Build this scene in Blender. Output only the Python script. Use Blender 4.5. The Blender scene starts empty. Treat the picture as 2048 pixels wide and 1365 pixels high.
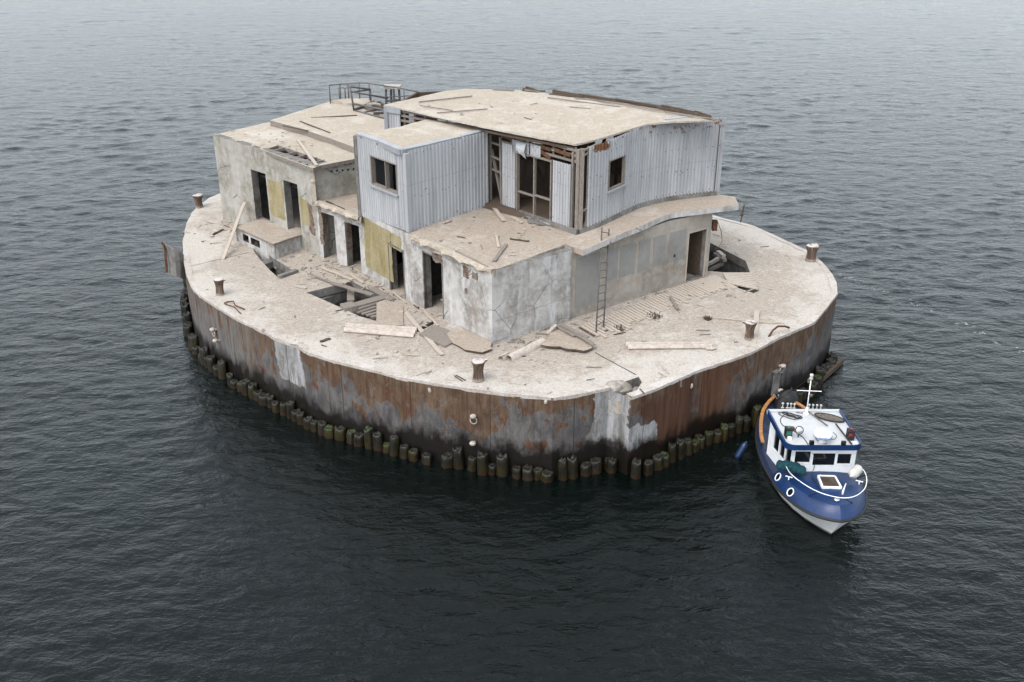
import bpy, bmesh, math, random
import numpy as np
from mathutils import Vector, Matrix, noise as mnoise
from mathutils.geometry import delaunay_2d_cdt
random.seed(7)
SC = bpy.context.scene
COL = SC.collection

# ------------------------------------------------------------------ camera model (metres, water at z=0)
FPX, HCAM, D, WLV = 2000.0, 18.1, 2.6, -.42   # focal length in photo pixels, camera height, deck height, water level
PITCH = math.atan((682.5+240)/FPX)
cF = Vector((0, math.cos(PITCH), -math.sin(PITCH))); cU = Vector((0, math.sin(PITCH), math.cos(PITCH))); cR = Vector((1, 0, 0))
CAM = Vector((0, 0, HCAM))
def ray(px, py): return cF*FPX + cR*(px-1024) - cU*(py-682.5)
def P(px, py, z):
    d = ray(px, py); return CAM + d*((z-HCAM)/d.z)
def PY(px, py, y):
    d = ray(px, py); return CAM + d*(y/d.y)
def proj(p):
    v = Vector(p)-CAM; k = FPX/v.dot(cF); return 1024+k*v.dot(cR), 682.5-k*v.dot(cU)
def HT(base, ty):
    lo, hi = base.z, base.z+12
    for _ in range(40):
        m = (lo+hi)/2
        if proj((base.x, base.y, m))[1] > ty: lo = m
        else: hi = m
    return lo
def on_wall(p0, p1, px, py):
    """distance along the wall p0->p1 and height of the point of that vertical wall seen in the photo there"""
    p0 = Vector(p0); p1 = Vector(p1)
    e = Vector((p1.x-p0.x, p1.y-p0.y, 0)); L = e.length; e /= L
    n = Vector((-e.y, e.x, 0)); d = ray(px, py)
    q = CAM + d*((p0-CAM).dot(n)/d.dot(n))
    return (q-p0).dot(e), q.z

# ------------------------------------------------------------------ mesh builder
class MB:
    def __init__(s): s.v=[]; s.f=[]; s.m=[]; s.uv={}; s.attr={}
    def V(s, *ps):
        i=len(s.v); s.v += [Vector(p) for p in ps]; return i
    def F(s, idx, m=0): s.f.append(tuple(idx)); s.m.append(m)
    def quad(s, a,b,c,d, m=0):
        i=s.V(a,b,c,d); s.F((i,i+1,i+2,i+3), m)
    def poly(s, pts, m=0):
        i=s.V(*pts); s.F(range(i,i+len(pts)), m)
    def hexa(s, b, t, m=0):
        """b, t: four bottom and four top points in the same turn"""
        i=s.V(*b,*t)
        for q in ((3,2,1,0),(4,5,6,7),(0,1,5,4),(1,2,6,5),(2,3,7,6),(3,0,4,7)): s.F([i+k for k in q], m)
    def box(s, c, size, rz=0, m=0, M=None):
        c=Vector(c); x,y,z=[k/2 for k in size]
        R=M if M is not None else Matrix.Rotation(rz,3,'Z')
        pts=[c+R@Vector(k) for k in ((-x,-y,-z),(x,-y,-z),(x,y,-z),(-x,y,-z),(-x,-y,z),(x,-y,z),(x,y,z),(-x,y,z))]
        s.hexa(pts[:4],pts[4:],m)
    def bar(s, a, b, w, h, m=0, up=(0,0,1)):
        a=Vector(a); b=Vector(b); d=b-a; L=d.length; d/=L
        up=Vector(up)
        if abs(d.dot(up))>0.98: up=Vector((0,1,0))
        x=d.cross(up).normalized(); y=x.cross(d).normalized()
        q=[x*(w/2)*i+y*(h/2)*j for i,j in ((-1,-1),(1,-1),(1,1),(-1,1))]
        s.hexa([a+k for k in q],[b+k for k in q],m)
    def tube(s, pts, r, n=8, m=0, closed=False, cap=True):
        pts=[Vector(p) for p in pts]; N=len(pts); base=len(s.v)
        rr=r if isinstance(r,(list,tuple)) else [r]*N
        up=None
        for k,p in enumerate(pts):
            if closed: t=(pts[(k+1)%N]-pts[k-1])
            else: t=pts[min(k+1,N-1)]-pts[max(k-1,0)]
            t.normalize()
            if up is None:
                up=Vector((0,0,1)) if abs(t.z)<0.9 else Vector((1,0,0))
            x=t.cross(up)
            if x.length<1e-4: x=t.cross(Vector((0.3,1,0.2)))
            x.normalize(); y=x.cross(t); up=y
            for j in range(n):
                a=2*math.pi*j/n; s.v.append(p+(x*math.cos(a)+y*math.sin(a))*rr[k])
        for k in range(N if closed else N-1):
            k2=(k+1)%N
            for j in range(n):
                j2=(j+1)%n; s.F((base+k*n+j, base+k*n+j2, base+k2*n+j2, base+k2*n+j), m)
        if cap and not closed:
            s.F([base+j for j in range(n)][::-1], m); s.F([base+(N-1)*n+j for j in range(n)], m)
    def lathe(s, prof, c=(0,0,0), n=16, m=0, M=None, wob=0, seed=0):
        c=Vector(c); base=len(s.v); M=M if M is not None else Matrix.Identity(3)
        for k,(r,z) in enumerate(prof):
            for j in range(n):
                a=2*math.pi*j/n
                q=1+wob*mnoise.noise(Vector((math.cos(a)*1.7+seed,math.sin(a)*1.7,z*1.3+seed*3)))
                s.v.append(c+M@Vector((r*q*math.cos(a),r*q*math.sin(a),z)))
        for k in range(len(prof)-1):
            for j in range(n):
                j2=(j+1)%n; s.F((base+k*n+j, base+k*n+j2, base+(k+1)*n+j2, base+(k+1)*n+j), m)
        s.F([base+j for j in range(n)][::-1], m); s.F([base+(len(prof)-1)*n+j for j in range(n)], m)
    def build(s, name, mats, parent=None, smooth=False, flip=False, loc=None):
        me=bpy.data.meshes.new(name)
        off=Vector(loc) if loc is not None else (parent['_w'] if parent is not None and '_w' in parent else Vector((0,0,0)))
        off=Vector(off)
        me.from_pydata([tuple(p-off) for p in s.v],[],s.f)
        mats=mats if isinstance(mats,(list,tuple)) else [mats]
        for x in mats: me.materials.append(x)
        if len(mats)>1: me.polygons.foreach_set('material_index', s.m)
        if s.uv:
            l=me.uv_layers.new(name='UVMap')
            for lp in me.loops: l.data[lp.index].uv=s.uv.get(lp.vertex_index,(0,0))
        for an,dic in s.attr.items():
            a=me.attributes.new(an,'FLOAT','POINT')
            a.data.foreach_set('value',[dic.get(i,0.0) for i in range(len(me.vertices))])
        bm=bmesh.new(); bm.from_mesh(me); bmesh.ops.recalc_face_normals(bm, faces=bm.faces); bm.to_mesh(me); bm.free()
        if smooth:
            for p in me.polygons: p.use_smooth=True
        me.update()
        o=bpy.data.objects.new(name,me); COL.objects.link(o)
        if parent is not None:
            o.parent=parent
            if loc is not None:
                o.location=off-W(parent)
        elif loc is not None: o.location=off
        WPOS[o.name]=off
        return o
WPOS={}
def W(o): return WPOS.get(o.name, Vector((0,0,0)))
_build=MB.build
def build(s, name, mats, parent=None, smooth=False, loc=None):
    """with no loc a part keeps its thing's origin"""
    if parent is not None and loc is None:
        loc=W(parent)
    return _build(s,name,mats,parent,smooth,False,loc)
MB.build=build
def split(s,name,mats,parent=None,smooth=False):
    """every loose piece a part of its own"""
    par=list(range(len(s.v)))
    def fd(i):
        while par[i]!=i: par[i]=par[par[i]]; i=par[i]
        return i
    key={}
    for i,p in enumerate(s.v):
        k=(round(p.x,4),round(p.y,4),round(p.z,4))
        if k in key: par[fd(i)]=fd(key[k])
        else: key[k]=i
    for f in s.f:
        for j in f[1:]: par[fd(j)]=fd(f[0])
    grp={}
    for f,m in zip(s.f,s.m): grp.setdefault(fd(f[0]),[]).append((f,m))
    out=[]
    for g in grp.values():
        mb=MB(); mp={}
        for f,m in g:
            for i in f:
                if i not in mp: mp[i]=mb.V(s.v[i])
            mb.F([mp[i] for i in f],m)
        out.append(mb.build(name,mats,parent,smooth))
    return out
MB.split=split
def tag(o, label=None, cat=None, group=None, kind=None):
    if label: o['label']=label
    if cat: o['category']=cat
    if group: o['group']=group
    if kind: o['kind']=kind
    elif cat: o['kind']='thing'
    return o
def thing(name, label, cat, loc=(0,0,0), group=None):
    o=bpy.data.objects.new(name,None); o.empty_display_size=0.2; COL.objects.link(o)
    o.location=loc; WPOS[o.name]=Vector(loc)
    return tag(o,label,cat,group)
def solo(mb, name, mats, label, cat, group=None, smooth=False, loc=None):
    if loc is None:
        n=len(mb.v); loc=sum(mb.v,Vector())/n; loc.z=min(p.z for p in mb.v)
    return tag(mb.build(name,mats,None,smooth,loc),label,cat,group)
def copy_tree(o, parent=None):
    c=o.copy(); COL.objects.link(c); c.parent=parent
    for ch in list(o.children): copy_tree(ch,c)
    return c
def add_bevel(o, w=0.02, seg=2):
    m=o.modifiers.new('bevel','BEVEL'); m.width=w; m.segments=seg; m.limit_method='ANGLE'; return o

# ------------------------------------------------------------------ polygon helpers
def inside(p, poly):
    x,y=p; r=False; n=len(poly)
    for i in range(n):
        x1,y1=poly[i][0],poly[i][1]; x2,y2=poly[i-1][0],poly[i-1][1]
        if (y1>y)!=(y2>y) and x<(x2-x1)*(y-y1)/(y2-y1)+x1: r=not r
    return r
def rough(poly, step=0.35, amp=0.03, seed=0, edges=None):
    out=[]; n=len(poly); rnd=random.Random(seed)
    for i in range(n):
        a=Vector(poly[i]); b=Vector(poly[(i+1)%n]); L=(b-a).length
        on = edges is None or i in edges
        k=max(1,int(L/step)) if on else 1
        out.append(a.copy())
        if on:
            d=(b-a)/L; nn=Vector((-d.y,d.x,0))
            for j in range(1,k):
                q=a.lerp(b,(j+rnd.uniform(-.3,.3))/k)
                q+=nn*amp*(mnoise.noise(q*2.1+Vector((seed,0,0)))*1.6+rnd.uniform(-.5,.5))
                out.append(q)
    return out
def dseg(p,a,b):
    a=Vector((a[0],a[1]));b=Vector((b[0],b[1]));p=Vector((p[0],p[1]))
    e=b-a; t=max(0,min(1,(p-a).dot(e)/max(e.length_squared,1e-9))); return (p-a-e*t).length
def slab(name, poly, th, mats, parent=None, holes=(), grid=0.5, amp=0.02, seed=0, edge_of=None, mb=None):
    """slab under a polygon of 3-D points (flat or sloping), with holes; top material 0, sides 1"""
    poly=[Vector(p) for p in poly]; holes=[[Vector(p) for p in h] for h in holes]
    A=np.array([[p.x,p.y,1] for p in poly]); zz=np.array([p.z for p in poly])
    co=np.linalg.lstsq(A,zz,rcond=None)[0]
    if np.ptp(zz)<1e-6: co=np.array([0,0,zz[0]])
    zf=lambda x,y: co[0]*x+co[1]*y+co[2]
    if np.abs(A@co-zz).max()>.012:
        bp_=np.array([(p.x,p.y,p.z) for p in poly])
        def zf(x,y):
            w=1/(((bp_[:,0]-x)**2+(bp_[:,1]-y)**2)**1.5+1e-6); return float((w*bp_[:,2]).sum()/w.sum())
    pts=[]; edges=[]
    for loop in [poly]+holes:
        i=len(pts); pts+=[Vector((p.x,p.y)) for p in loop]; n=len(loop)
        edges+=[(i+k,i+(k+1)%n) for k in range(n)]
    xs=[p.x for p in poly]; ys=[p.y for p in poly]; rnd=random.Random(seed)
    x=min(xs)
    while x<max(xs):
        y=min(ys)
        while y<max(ys):
            q=(x+rnd.uniform(-.3,.3)*grid, y+rnd.uniform(-.3,.3)*grid)
            if inside(q,poly) and not any(inside(q,h) for h in holes):
                if min(dseg(q,poly[k-1],poly[k]) for k in range(len(poly)))>grid*.3: pts.append(Vector(q))
            y+=grid
        x+=grid
    nb=len(poly)
    r=delaunay_2d_cdt(pts,edges,[],0,1e-5)
    mb=mb or MB()
    vs=r[0]; base=len(mb.v); dic=mb.attr.setdefault('edge',{})
    nin=sum(len(l) for l in [poly]+holes)
    for k,q in enumerate(vs):
        d=min(dseg(q,poly[j-1],poly[j]) for j in range(nb))
        h=amp*mnoise.noise(Vector((q.x*.7,q.y*.7,seed)))*min(1,d/.4)
        mb.v.append(Vector((q.x,q.y,zf(q.x,q.y)+h)))
        ref=poly if edge_of is None else edge_of
        de=min(dseg(q,ref[j-1],ref[j]) for j in range(len(ref)))
        dic[base+k]=max(0,1-de/2.6)
    for f in r[2]:
        c=sum((vs[k] for k in f),Vector((0,0)))/len(f)
        if inside(c,poly) and not any(inside(c,h) for h in holes): mb.F([base+k for k in f],0)
    for loop in [poly]+holes:
        n=len(loop)
        for k in range(n):
            a=loop[k]; b=loop[(k+1)%n]; za=zf(a.x,a.y); zb=zf(b.x,b.y)
            mb.quad((a.x,a.y,za),(b.x,b.y,zb),(b.x,b.y,zb-th),(a.x,a.y,za-th),1)
    # underside
    base2=len(mb.v)
    for k,q in enumerate(vs): mb.v.append(Vector((q.x,q.y,zf(q.x,q.y)-th)))
    for f in r[2]:
        c=sum((vs[k] for k in f),Vector((0,0)))/len(f)
        if inside(c,poly) and not any(inside(c,h) for h in holes): mb.F([base2+k for k in reversed(f)],1)
    if name is None: return mb
    return mb.build(name,mats,parent)
def wall(mb, p0, p1, zb, zt, t, inner, ops=(), m=0, mr=1, du=0.0, zt2=None):
    """wall p0->p1 with rectangular openings (u0,u1,z0,z1); thickness t towards the point inner"""
    p0=Vector((p0[0],p0[1],0)); p1=Vector((p1[0],p1[1],0)); e=(p1-p0); L=e.length; e/=L
    n=Vector((-e.y,e.x,0))
    if n.dot(Vector((inner[0],inner[1],0))-p0)<0: n=-n
    zt2=zt if zt2 is None else zt2
    us={0,L}; zs={zb,1e9}
    for o in ops: us|={max(0,o[0]),min(L,o[1])}; zs|={o[2],o[3]}
    us=sorted(us); zs=sorted(zs)
    ztop=lambda u: zt+(zt2-zt)*u/L
    solid=lambda u,z: not any(o[0]<u<o[1] and o[2]<z<o[3] for o in ops)
    pt=lambda u,z,k: p0+e*u+n*(t*k)+Vector((0,0,min(z,ztop(u))))
    for i in range(len(us)-1):
        for j in range(len(zs)-1):
            a,b,c,d=us[i],us[i+1],zs[j],zs[j+1]
            um=(a+b)/2; zm=(c+min(d,zt))/2
            if not solid(um,zm): continue
            for k in (0,1): mb.quad(pt(a,c,k),pt(b,c,k),pt(b,d,k),pt(a,d,k),m if k==0 else mr)
            if i==0 or not solid((us[i-1]+us[i])/2,zm): mb.quad(pt(a,c,0),pt(a,c,1),pt(a,d,1),pt(a,d,0),m if i==0 else mr)
            if i==len(us)-2 or not solid((us[i+1]+us[i+2])/2,zm): mb.quad(pt(b,c,0),pt(b,c,1),pt(b,d,1),pt(b,d,0),m if i==len(us)-2 else mr)
            if j==0 or not solid(um,(zs[j-1]+zs[j])/2): mb.quad(pt(a,c,0),pt(b,c,0),pt(b,c,1),pt(a,c,1),mr)
            if j==len(zs)-2 or not solid(um,(zs[j+1]+min(zs[j+2],zt))/2): mb.quad(pt(a,d,0),pt(b,d,0),pt(b,d,1),pt(a,d,1),mr)
    return e,n
def ragged_panel(mb, p0, e, n, u0,u1,z0,z1, proud=0.004, seed=0, amp=.06, step=.12, m=0):
    """thin plaster patch with a ragged outline on a wall whose outward normal is -n"""
    rnd=random.Random(seed); loop=[]
    def seg(a,b):
        L=math.hypot(b[0]-a[0],b[1]-a[1]); k=max(2,int(L/step))
        for j in range(k):
            f=j/k; q=[a[0]+(b[0]-a[0])*f,a[1]+(b[1]-a[1])*f]
            q[0]+=rnd.uniform(-amp,amp); q[1]+=rnd.uniform(-amp,amp); loop.append(q)
    seg((u0,z0),(u1,z0));seg((u1,z0),(u1,z1));seg((u1,z1),(u0,z1));seg((u0,z1),(u0,z0))
    p0=Vector((p0[0],p0[1],0))
    f=[p0+e*u-n*proud+Vector((0,0,z)) for u,z in loop]; b=[p0+e*u+n*.01+Vector((0,0,z)) for u,z in loop]
    mb.poly(f,m)
    for k in range(len(f)): mb.quad(f[k-1],f[k],b[k],b[k-1],m)
def resample(path, step):
    pts=[Vector(p) for p in path]; S=[0]
    for a,b in zip(pts,pts[1:]): S.append(S[-1]+(b-a).length)
    def at(s):
        s=max(0,min(S[-1],s))
        for k in range(len(S)-1):
            if s<=S[k+1]+1e-9:
                f=(s-S[k])/max(1e-9,S[k+1]-S[k]); d=(pts[k+1]-pts[k]).normalized(); return pts[k].lerp(pts[k+1],f), d
    return at,S[-1]
def smooth_path(pts, n=8):
    """Catmull-Rom through the points"""
    pts=[Vector(p) for p in pts]; out=[]
    for i in range(len(pts)-1):
        a=pts[max(i-1,0)];b=pts[i];c=pts[i+1];d=pts[min(i+2,len(pts)-1)]
        for k in range(n):
            t=k/n; out.append(.5*((2*b)+(c-a)*t+(2*a-5*b+4*c-d)*t*t+(-a+3*b-3*c+d)*t*t*t))
    out.append(pts[-1]); return out
def corrugated(mb, path, zb, zt, outer, panels=None, holes=(), pitch=.16, depth=.035, rag=.0, seed=0, m=0, dots=None, md=1):
    """profiled sheet along a path; zb, zt: functions of s; panels: (s0,s1,zb,zt) sheets; holes: (s0,s1,z0,z1)"""
    at,L=resample(path,.1); rnd=random.Random(seed); outer=Vector((outer[0],outer[1],0))
    prof=[(0,0),(.42,0),(.54,1),(.88,1)]
    panels=panels or [(0,L,None,None)]
    for (s0,s1,pzb,pzt) in panels:
        ss=[]; k=math.floor(s0/pitch)
        while k*pitch<s1:
            for f,h in prof:
                s=(k+f)*pitch
                if s0<s<s1: ss.append((s,h))
            k+=1
        ss=[(s0,0)]+ss+[(s1,0)]
        for h in holes:
            for e in (h[0],h[1]):
                if s0<e<s1: ss.append((e,0))
        ss.sort()
        cols=[]
        for s,h in ss:
            p,d=at(s); nn=Vector((d.y,-d.x,0))
            if nn.dot(outer-p)<0: nn=-nn
            q=p+nn*(h*depth)
            b=(zb(s) if pzb is None else pzb)+rag*(mnoise.noise(Vector((s*1.3,seed,0)))+rnd.uniform(-.3,.3)); t=(zt(s) if pzt is None else pzt)
            cols.append((s,q,b,t,nn))
        zs=sorted({z for h in holes for z in h[2:]})
        idx=[]
        for s,q,b,t,nn in cols:
            row=[b]+[min(max(z,b+.001),t-.001) for z in zs]+[t]
            idx.append([mb.V((q.x,q.y,z)) for z in row])
        nz=len(zs)+1
        for i in range(len(cols)-1):
            sm=(cols[i][0]+cols[i+1][0])/2
            for j in range(nz):
                za=mb.v[idx[i][j]].z; zc=mb.v[idx[i][j+1]].z
                if any(h[0]<sm<h[1] and h[2]-.01<(za+zc)/2<h[3]+.01 for h in holes): continue
                mb.F((idx[i][j],idx[i+1][j],idx[i+1][j+1],idx[i][j+1]),m)
        if dots:
            k=math.floor(s0/pitch)
            while (k+.71)*pitch<s1:
                s=(k+.71)*pitch
                if s>s0:
                    p,d=at(s); nn=Vector((d.y,-d.x,0))
                    if nn.dot(outer-p)<0: nn=-nn
                    for r,fz in enumerate(dots):
                        if (k+r)%2 or rnd.random()<.35: continue
                        b=zb(s) if pzb is None else pzb; t=zt(s) if pzt is None else pzt
                        z=b+(t-b)*fz+rnd.uniform(-.02,.02)
                        if any(h[0]-.05<s<h[1]+.05 and h[2]-.05<z<h[3]+.05 for h in holes): continue
                        q=p+nn*(depth+.006); q.z=0
                        w=.019
                        mb.quad(q+d*w+Vector((0,0,z-w)),q-d*w+Vector((0,0,z-w)),q-d*w+Vector((0,0,z+w)),q+d*w+Vector((0,0,z+w)),md)
                k+=1
# ------------------------------------------------------------------ materials
class NT:
    def __init__(s,name):
        s.mat=bpy.data.materials.new(name); s.mat.use_nodes=True; s.t=s.mat.node_tree
        s.t.nodes.clear(); s.out=s.n('ShaderNodeOutputMaterial'); s.b=s.n('ShaderNodeBsdfPrincipled')
        s.l(s.b.outputs[0],s.out.inputs[0]); s.tc=s.n('ShaderNodeTexCoord')
    def n(s,t,**k):
        x=s.t.nodes.new(t)
        for a,b in k.items(): setattr(x,a,b)
        return x
    def l(s,a,b): s.t.links.new(a,b)
    def val(s,sock,v):
        if hasattr(v,'is_output'): s.l(v,sock)
        elif isinstance(v,(tuple,list)) and len(v)==3 and len(sock.default_value)==4: sock.default_value=(*v,1)
        else: sock.default_value=v
    def coord(s,scale=(1,1,1),src='Object',loc=(0,0,0)):
        m=s.n('ShaderNodeMapping'); s.l(src if hasattr(src,'is_output') else s.tc.outputs[src],m.inputs[0]); m.inputs['Scale'].default_value=scale; m.inputs['Location'].default_value=loc
        return m.outputs[0]
    def wpos(s):
        return s.n('ShaderNodeNewGeometry').outputs['Position']
    def noise(s,scale=1,detail=4,rough=.55,vec=None,dist=0):
        x=s.n('ShaderNodeTexNoise'); x.inputs['Scale'].default_value=scale; x.inputs['Detail'].default_value=detail; x.inputs['Roughness'].default_value=rough; x.inputs['Distortion'].default_value=dist
        s.l(vec if vec is not None else s.tc.outputs['Object'],x.inputs['Vector']); return x.outputs['Fac']
    def voro(s,scale=1,vec=None,feature='F1',out='Distance',rnd=1):
        x=s.n('ShaderNodeTexVoronoi',feature=feature); x.inputs['Scale'].default_value=scale; x.inputs['Randomness'].default_value=rnd
        s.l(vec if vec is not None else s.tc.outputs['Object'],x.inputs['Vector']); return x.outputs[out]
    def ramp(s,fac,a,b,lo=0,hi=1):
        x=s.n('ShaderNodeMapRange'); x.interpolation_type='SMOOTHSTEP'
        s.l(fac,x.inputs[0]); x.inputs[1].default_value=a; x.inputs[2].default_value=b; x.inputs[3].default_value=lo; x.inputs[4].default_value=hi; return x.outputs[0]
    def math(s,op,a,b=0.0,clamp=False):
        x=s.n('ShaderNodeMath',operation=op,use_clamp=clamp); s.val(x.inputs[0],a); s.val(x.inputs[1],b); return x.outputs[0]
    def mix(s,fac,a,b,mode='MIX'):
        x=s.n('ShaderNodeMix',data_type='RGBA',blend_type=mode); s.val(x.inputs[0],fac); s.val(x.inputs[6],a); s.val(x.inputs[7],b); return x.outputs[2]
    def attr(s,name): 
        x=s.n('ShaderNodeAttribute',attribute_name=name); return x.outputs['Fac']
    def sep(s,v):
        x=s.n('ShaderNodeSeparateXYZ'); s.l(v,x.inputs[0]); return x.outputs
    def bump(s,h,strength=.3,dist=.02):
        x=s.n('ShaderNodeBump'); x.inputs['Strength'].default_value=strength; x.inputs['Distance'].default_value=dist; s.l(h,x.inputs['Height']); s.l(x.outputs[0],s.b.inputs['Normal'])
    def set(s,col=None,rough=.8,metal=0,spec=.3):
        if col is not None: s.val(s.b.inputs['Base Color'],col)
        s.val(s.b.inputs['Roughness'],rough); s.val(s.b.inputs['Metallic'],metal); s.b.inputs['Specular IOR Level'].default_value=spec
        return s.mat
def rgb(r,g,b):
    f=lambda c:(c/255/12.92 if c/255<=.04045 else ((c/255+.055)/1.055)**2.4)
    return (f(r)*ALB,f(g)*ALB,f(b)*ALB)
ALB=.6

def guano(name, light, tan, dark, amount=.5, edge=True):
    m=NT(name); p=m.wpos()
    big=m.noise(.28,5,.6,p); mid=m.noise(1.6,6,.65,p,.4)
    st=m.coord((1.5,4.5,4),p); streak=m.noise(4.0,5,.7,st,.8)
    fine=m.noise(22,3,.7,p)
    v=m.math('ADD',m.math('MULTIPLY',big,1.0),m.math('ADD',m.math('MULTIPLY',mid,.75),m.math('MULTIPLY',streak,.55)))
    if edge: v=m.math('ADD',v,m.math('MULTIPLY',m.attr('edge'),.3))
    o=.2*(1-2*amount)
    w=m.ramp(v,1.1+o,1.36+o)
    c=m.mix(m.ramp(streak,.36,.64),dark,tan)
    c=m.mix(w,c,light)
    sp=m.noise(7,5,.75,p); c=m.mix(m.math('MULTIPLY',m.ramp(sp,.6,.72),.6),c,dark)
    wv=m.noise(5,6,.85,m.coord((1,2.2,1),p),.6); c=m.mix(m.math('MULTIPLY',m.ramp(wv,.53,.66),.75),c,light)
    wv2=m.noise(2.2,6,.8,p,.5); c=m.mix(m.math('MULTIPLY',m.ramp(wv2,.6,.68),.7),c,tuple(min(.8,k*1.22) for k in light))
    dr=m.noise(16,3,.8,m.coord((1,3,1),p)); c=m.mix(m.math('MULTIPLY',m.ramp(dr,.66,.74),.5),c,tuple(k*.5 for k in dark))
    g2=m.noise(6.5,4,.75,p,.8); c=m.mix(m.math('MULTIPLY',m.ramp(g2,.48,.64),.55),c,tan); g3=m.noise(13,3,.75,m.coord((1,1.8,1),p),.5); c=m.mix(m.math('MULTIPLY',m.ramp(g3,.5,.64),.7),c,dark); g4=m.noise(10,3,.75,m.coord((1,1.8,1),p,(8,8,8)),.5); c=m.mix(m.math('MULTIPLY',m.ramp(g4,.53,.64),.8),c,light)
    c=m.mix(m.ramp(fine,.3,.7,0,.35),c,tan)
    gr=m.noise(34,2,.8,m.coord((1,2.2,1),p)); c=m.mix(m.math('MULTIPLY',m.ramp(gr,.54,.66),.4),c,dark); sc=m.noise(11,4,.8,m.coord((1.6,1,1),p,(4,4,4))); c=m.mix(m.math('MULTIPLY',m.ramp(sc,.6,.68),.5),c,tuple(k*.62 for k in dark))
    m.bump(m.math('ADD',m.math('MULTIPLY',streak,.6),fine),.5,.03)
    return m.set(c,.92,0,.15)
CG=1.32
def concrete(name, base=(.36,.35,.335), lightc=(.55,.55,.55), darkc=(.2,.19,.17), brown=(.25,.19,.14), brownamt=.5, whiteamt=.5, cracks=True, vscale=1):
    base,lightc,darkc,brown=[tuple(min(.62,k*CG) for k in c_) for c_ in (base,lightc,darkc,brown)]
    m=NT(name); p=m.wpos()
    big=m.noise(.55,5,.6,p,.3); st=m.noise(1.0,6,.65,m.coord((2.2,2.2,.35),p),.5); mid=m.noise(3.5,6,.7,p); fine=m.noise(28,3,.7,p)
    c=m.mix(m.ramp(big,.36,.62),darkc,base)
    c=m.mix(m.ramp(mid,.4,.68,0,.5),c,lightc)
    c=m.mix(m.math('MULTIPLY',m.ramp(st,.5,.68),whiteamt),c,lightc)
    c=m.mix(m.math('MULTIPLY',m.ramp(m.noise(1.0,6,.7,m.coord((3.1,3.1,.5),p,(7,3,1)),.3),.54,.7),brownamt),c,brown)
    pits=m.ramp(m.noise(7,5,.8,p),.64,.72); c=m.mix(m.math('MULTIPLY',pits,.5),c,darkc)
    h=m.math('ADD',m.math('MULTIPLY',mid,1.2),m.math('MULTIPLY',fine,.4))
    if cracks:
        x=m.n('ShaderNodeMix',data_type='VECTOR'); x.inputs[0].default_value=.12
        nz=m.n('ShaderNodeTexNoise'); nz.inputs['Scale'].default_value=2.5; nz.inputs['Detail'].default_value=5; m.l(p,nz.inputs['Vector'])
        m.l(p,x.inputs[4]); m.l(nz.outputs['Color'],x.inputs[5])
        e=m.voro(.9,x.outputs[1],'DISTANCE_TO_EDGE'); k=m.math('MULTIPLY',m.ramp(e,.0,.014,1,0),m.ramp(m.noise(.8,2,.5,p),.5,.6))
        c=m.mix(m.math('MULTIPLY',k,.8),c,(.06,.055,.05)); h=m.math('SUBTRACT',h,m.math('MULTIPLY',k,1.5))
    c=m.mix(m.ramp(fine,.3,.7,0,.22),c,darkc)
    m.bump(h,.45,.03)
    return m.set(c,.9,0,.2)
def simple(name, col, rough=.6, metal=0, spec=.4, var=.25, scale=6, bump=.15, streak=None):
    m=NT(name); v=m.noise(scale,4,.65, m.coord(streak) if streak else None)
    lo=tuple(k*(1-var) for k in col); hi=tuple(min(.9,k*(1+var)) for k in col)
    c=m.mix(m.ramp(v,.3,.7),lo,hi)
    if bump: m.bump(v,bump,.01)
    return m.set(c,rough,metal,spec)

M={}
M['deck']=guano('guano_concrete',rgb(226,220,211),rgb(204,192,178),rgb(156,143,129),.36)
M['roof']=guano('guano_roofing_felt',rgb(226,218,206),rgb(208,196,178),rgb(174,159,141),.48,False)
M['terrace']=guano('guano_terrace',rgb(218,208,197),rgb(198,184,168),rgb(162,146,130),.38,False)
M['conc']=concrete('weathered_concrete',rgb(190,187,183),rgb(222,222,224),rgb(140,136,130),rgb(146,124,106),.5,.65)
M['conc_left']=concrete('stained_concrete',rgb(174,171,163),rgb(198,195,190),rgb(136,132,121),rgb(150,134,114),.3,.3)
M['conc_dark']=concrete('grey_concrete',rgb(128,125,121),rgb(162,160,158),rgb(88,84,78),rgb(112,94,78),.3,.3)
M['conc_right']=concrete('board_marked_concrete',rgb(168,160,150),rgb(190,186,180),rgb(138,130,119),rgb(156,137,118),.5,.2,False)
M['render_grey']=concrete('grey_render',rgb(146,145,141),rgb(160,159,155),rgb(132,131,127),rgb(148,143,136),.2,.2,False)
M['rim']=guano('guano_coping',rgb(236,230,224),rgb(216,206,196),rgb(172,158,146),.6,False)
M['broken']=concrete('broken_concrete',rgb(176,168,156),rgb(206,202,196),rgb(116,108,98),rgb(130,112,96),.4,.4)
M['dark']=simple('interior_shade_dark',(.05,.047,.044),.95,0,.1,.3,3)  # near-black colour stands in for the shade inside doorways and openings
M['wood']=simple('weathered_wood',rgb(152,143,134),.85,0,.2,.28,5,.3,(6,6,1.2))
M['wood_pale']=simple('bleached_wood',rgb(205,192,178),.85,0,.2,.22,5,.3,(6,6,1.2))
M['wood_dark']=simple('rotten_wood',rgb(98,84,72),.9,0,.2,.35,5,.3,(6,6,1.2))
M['rust']=simple('rusted_steel',rgb(112,78,56),.8,.1,.3,.4,9,.4)
M['rail']=simple('rusted_rail_paint',rgb(112,108,108),.6,.2,.4,.3,14,.2)
M['fibre']=simple('fibre_cement',rgb(212,200,188),.9,0,.2,.18,7,.25)
M['white_paint']=simple('white_gelcoat',(.72,.74,.76),.35,0,.5,.06,5,.02)
M['chrome']=simple('stainless_steel',(.6,.6,.6),.3,.9,.5,.1,8,.05)
M['black']=simple('black_rubber',(.015,.015,.016),.6,0,.4,.3,10,.1)
M['cable']=simple('black_cable',(.01,.01,.011),.5,0,.4,.2,10,0)
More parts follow.
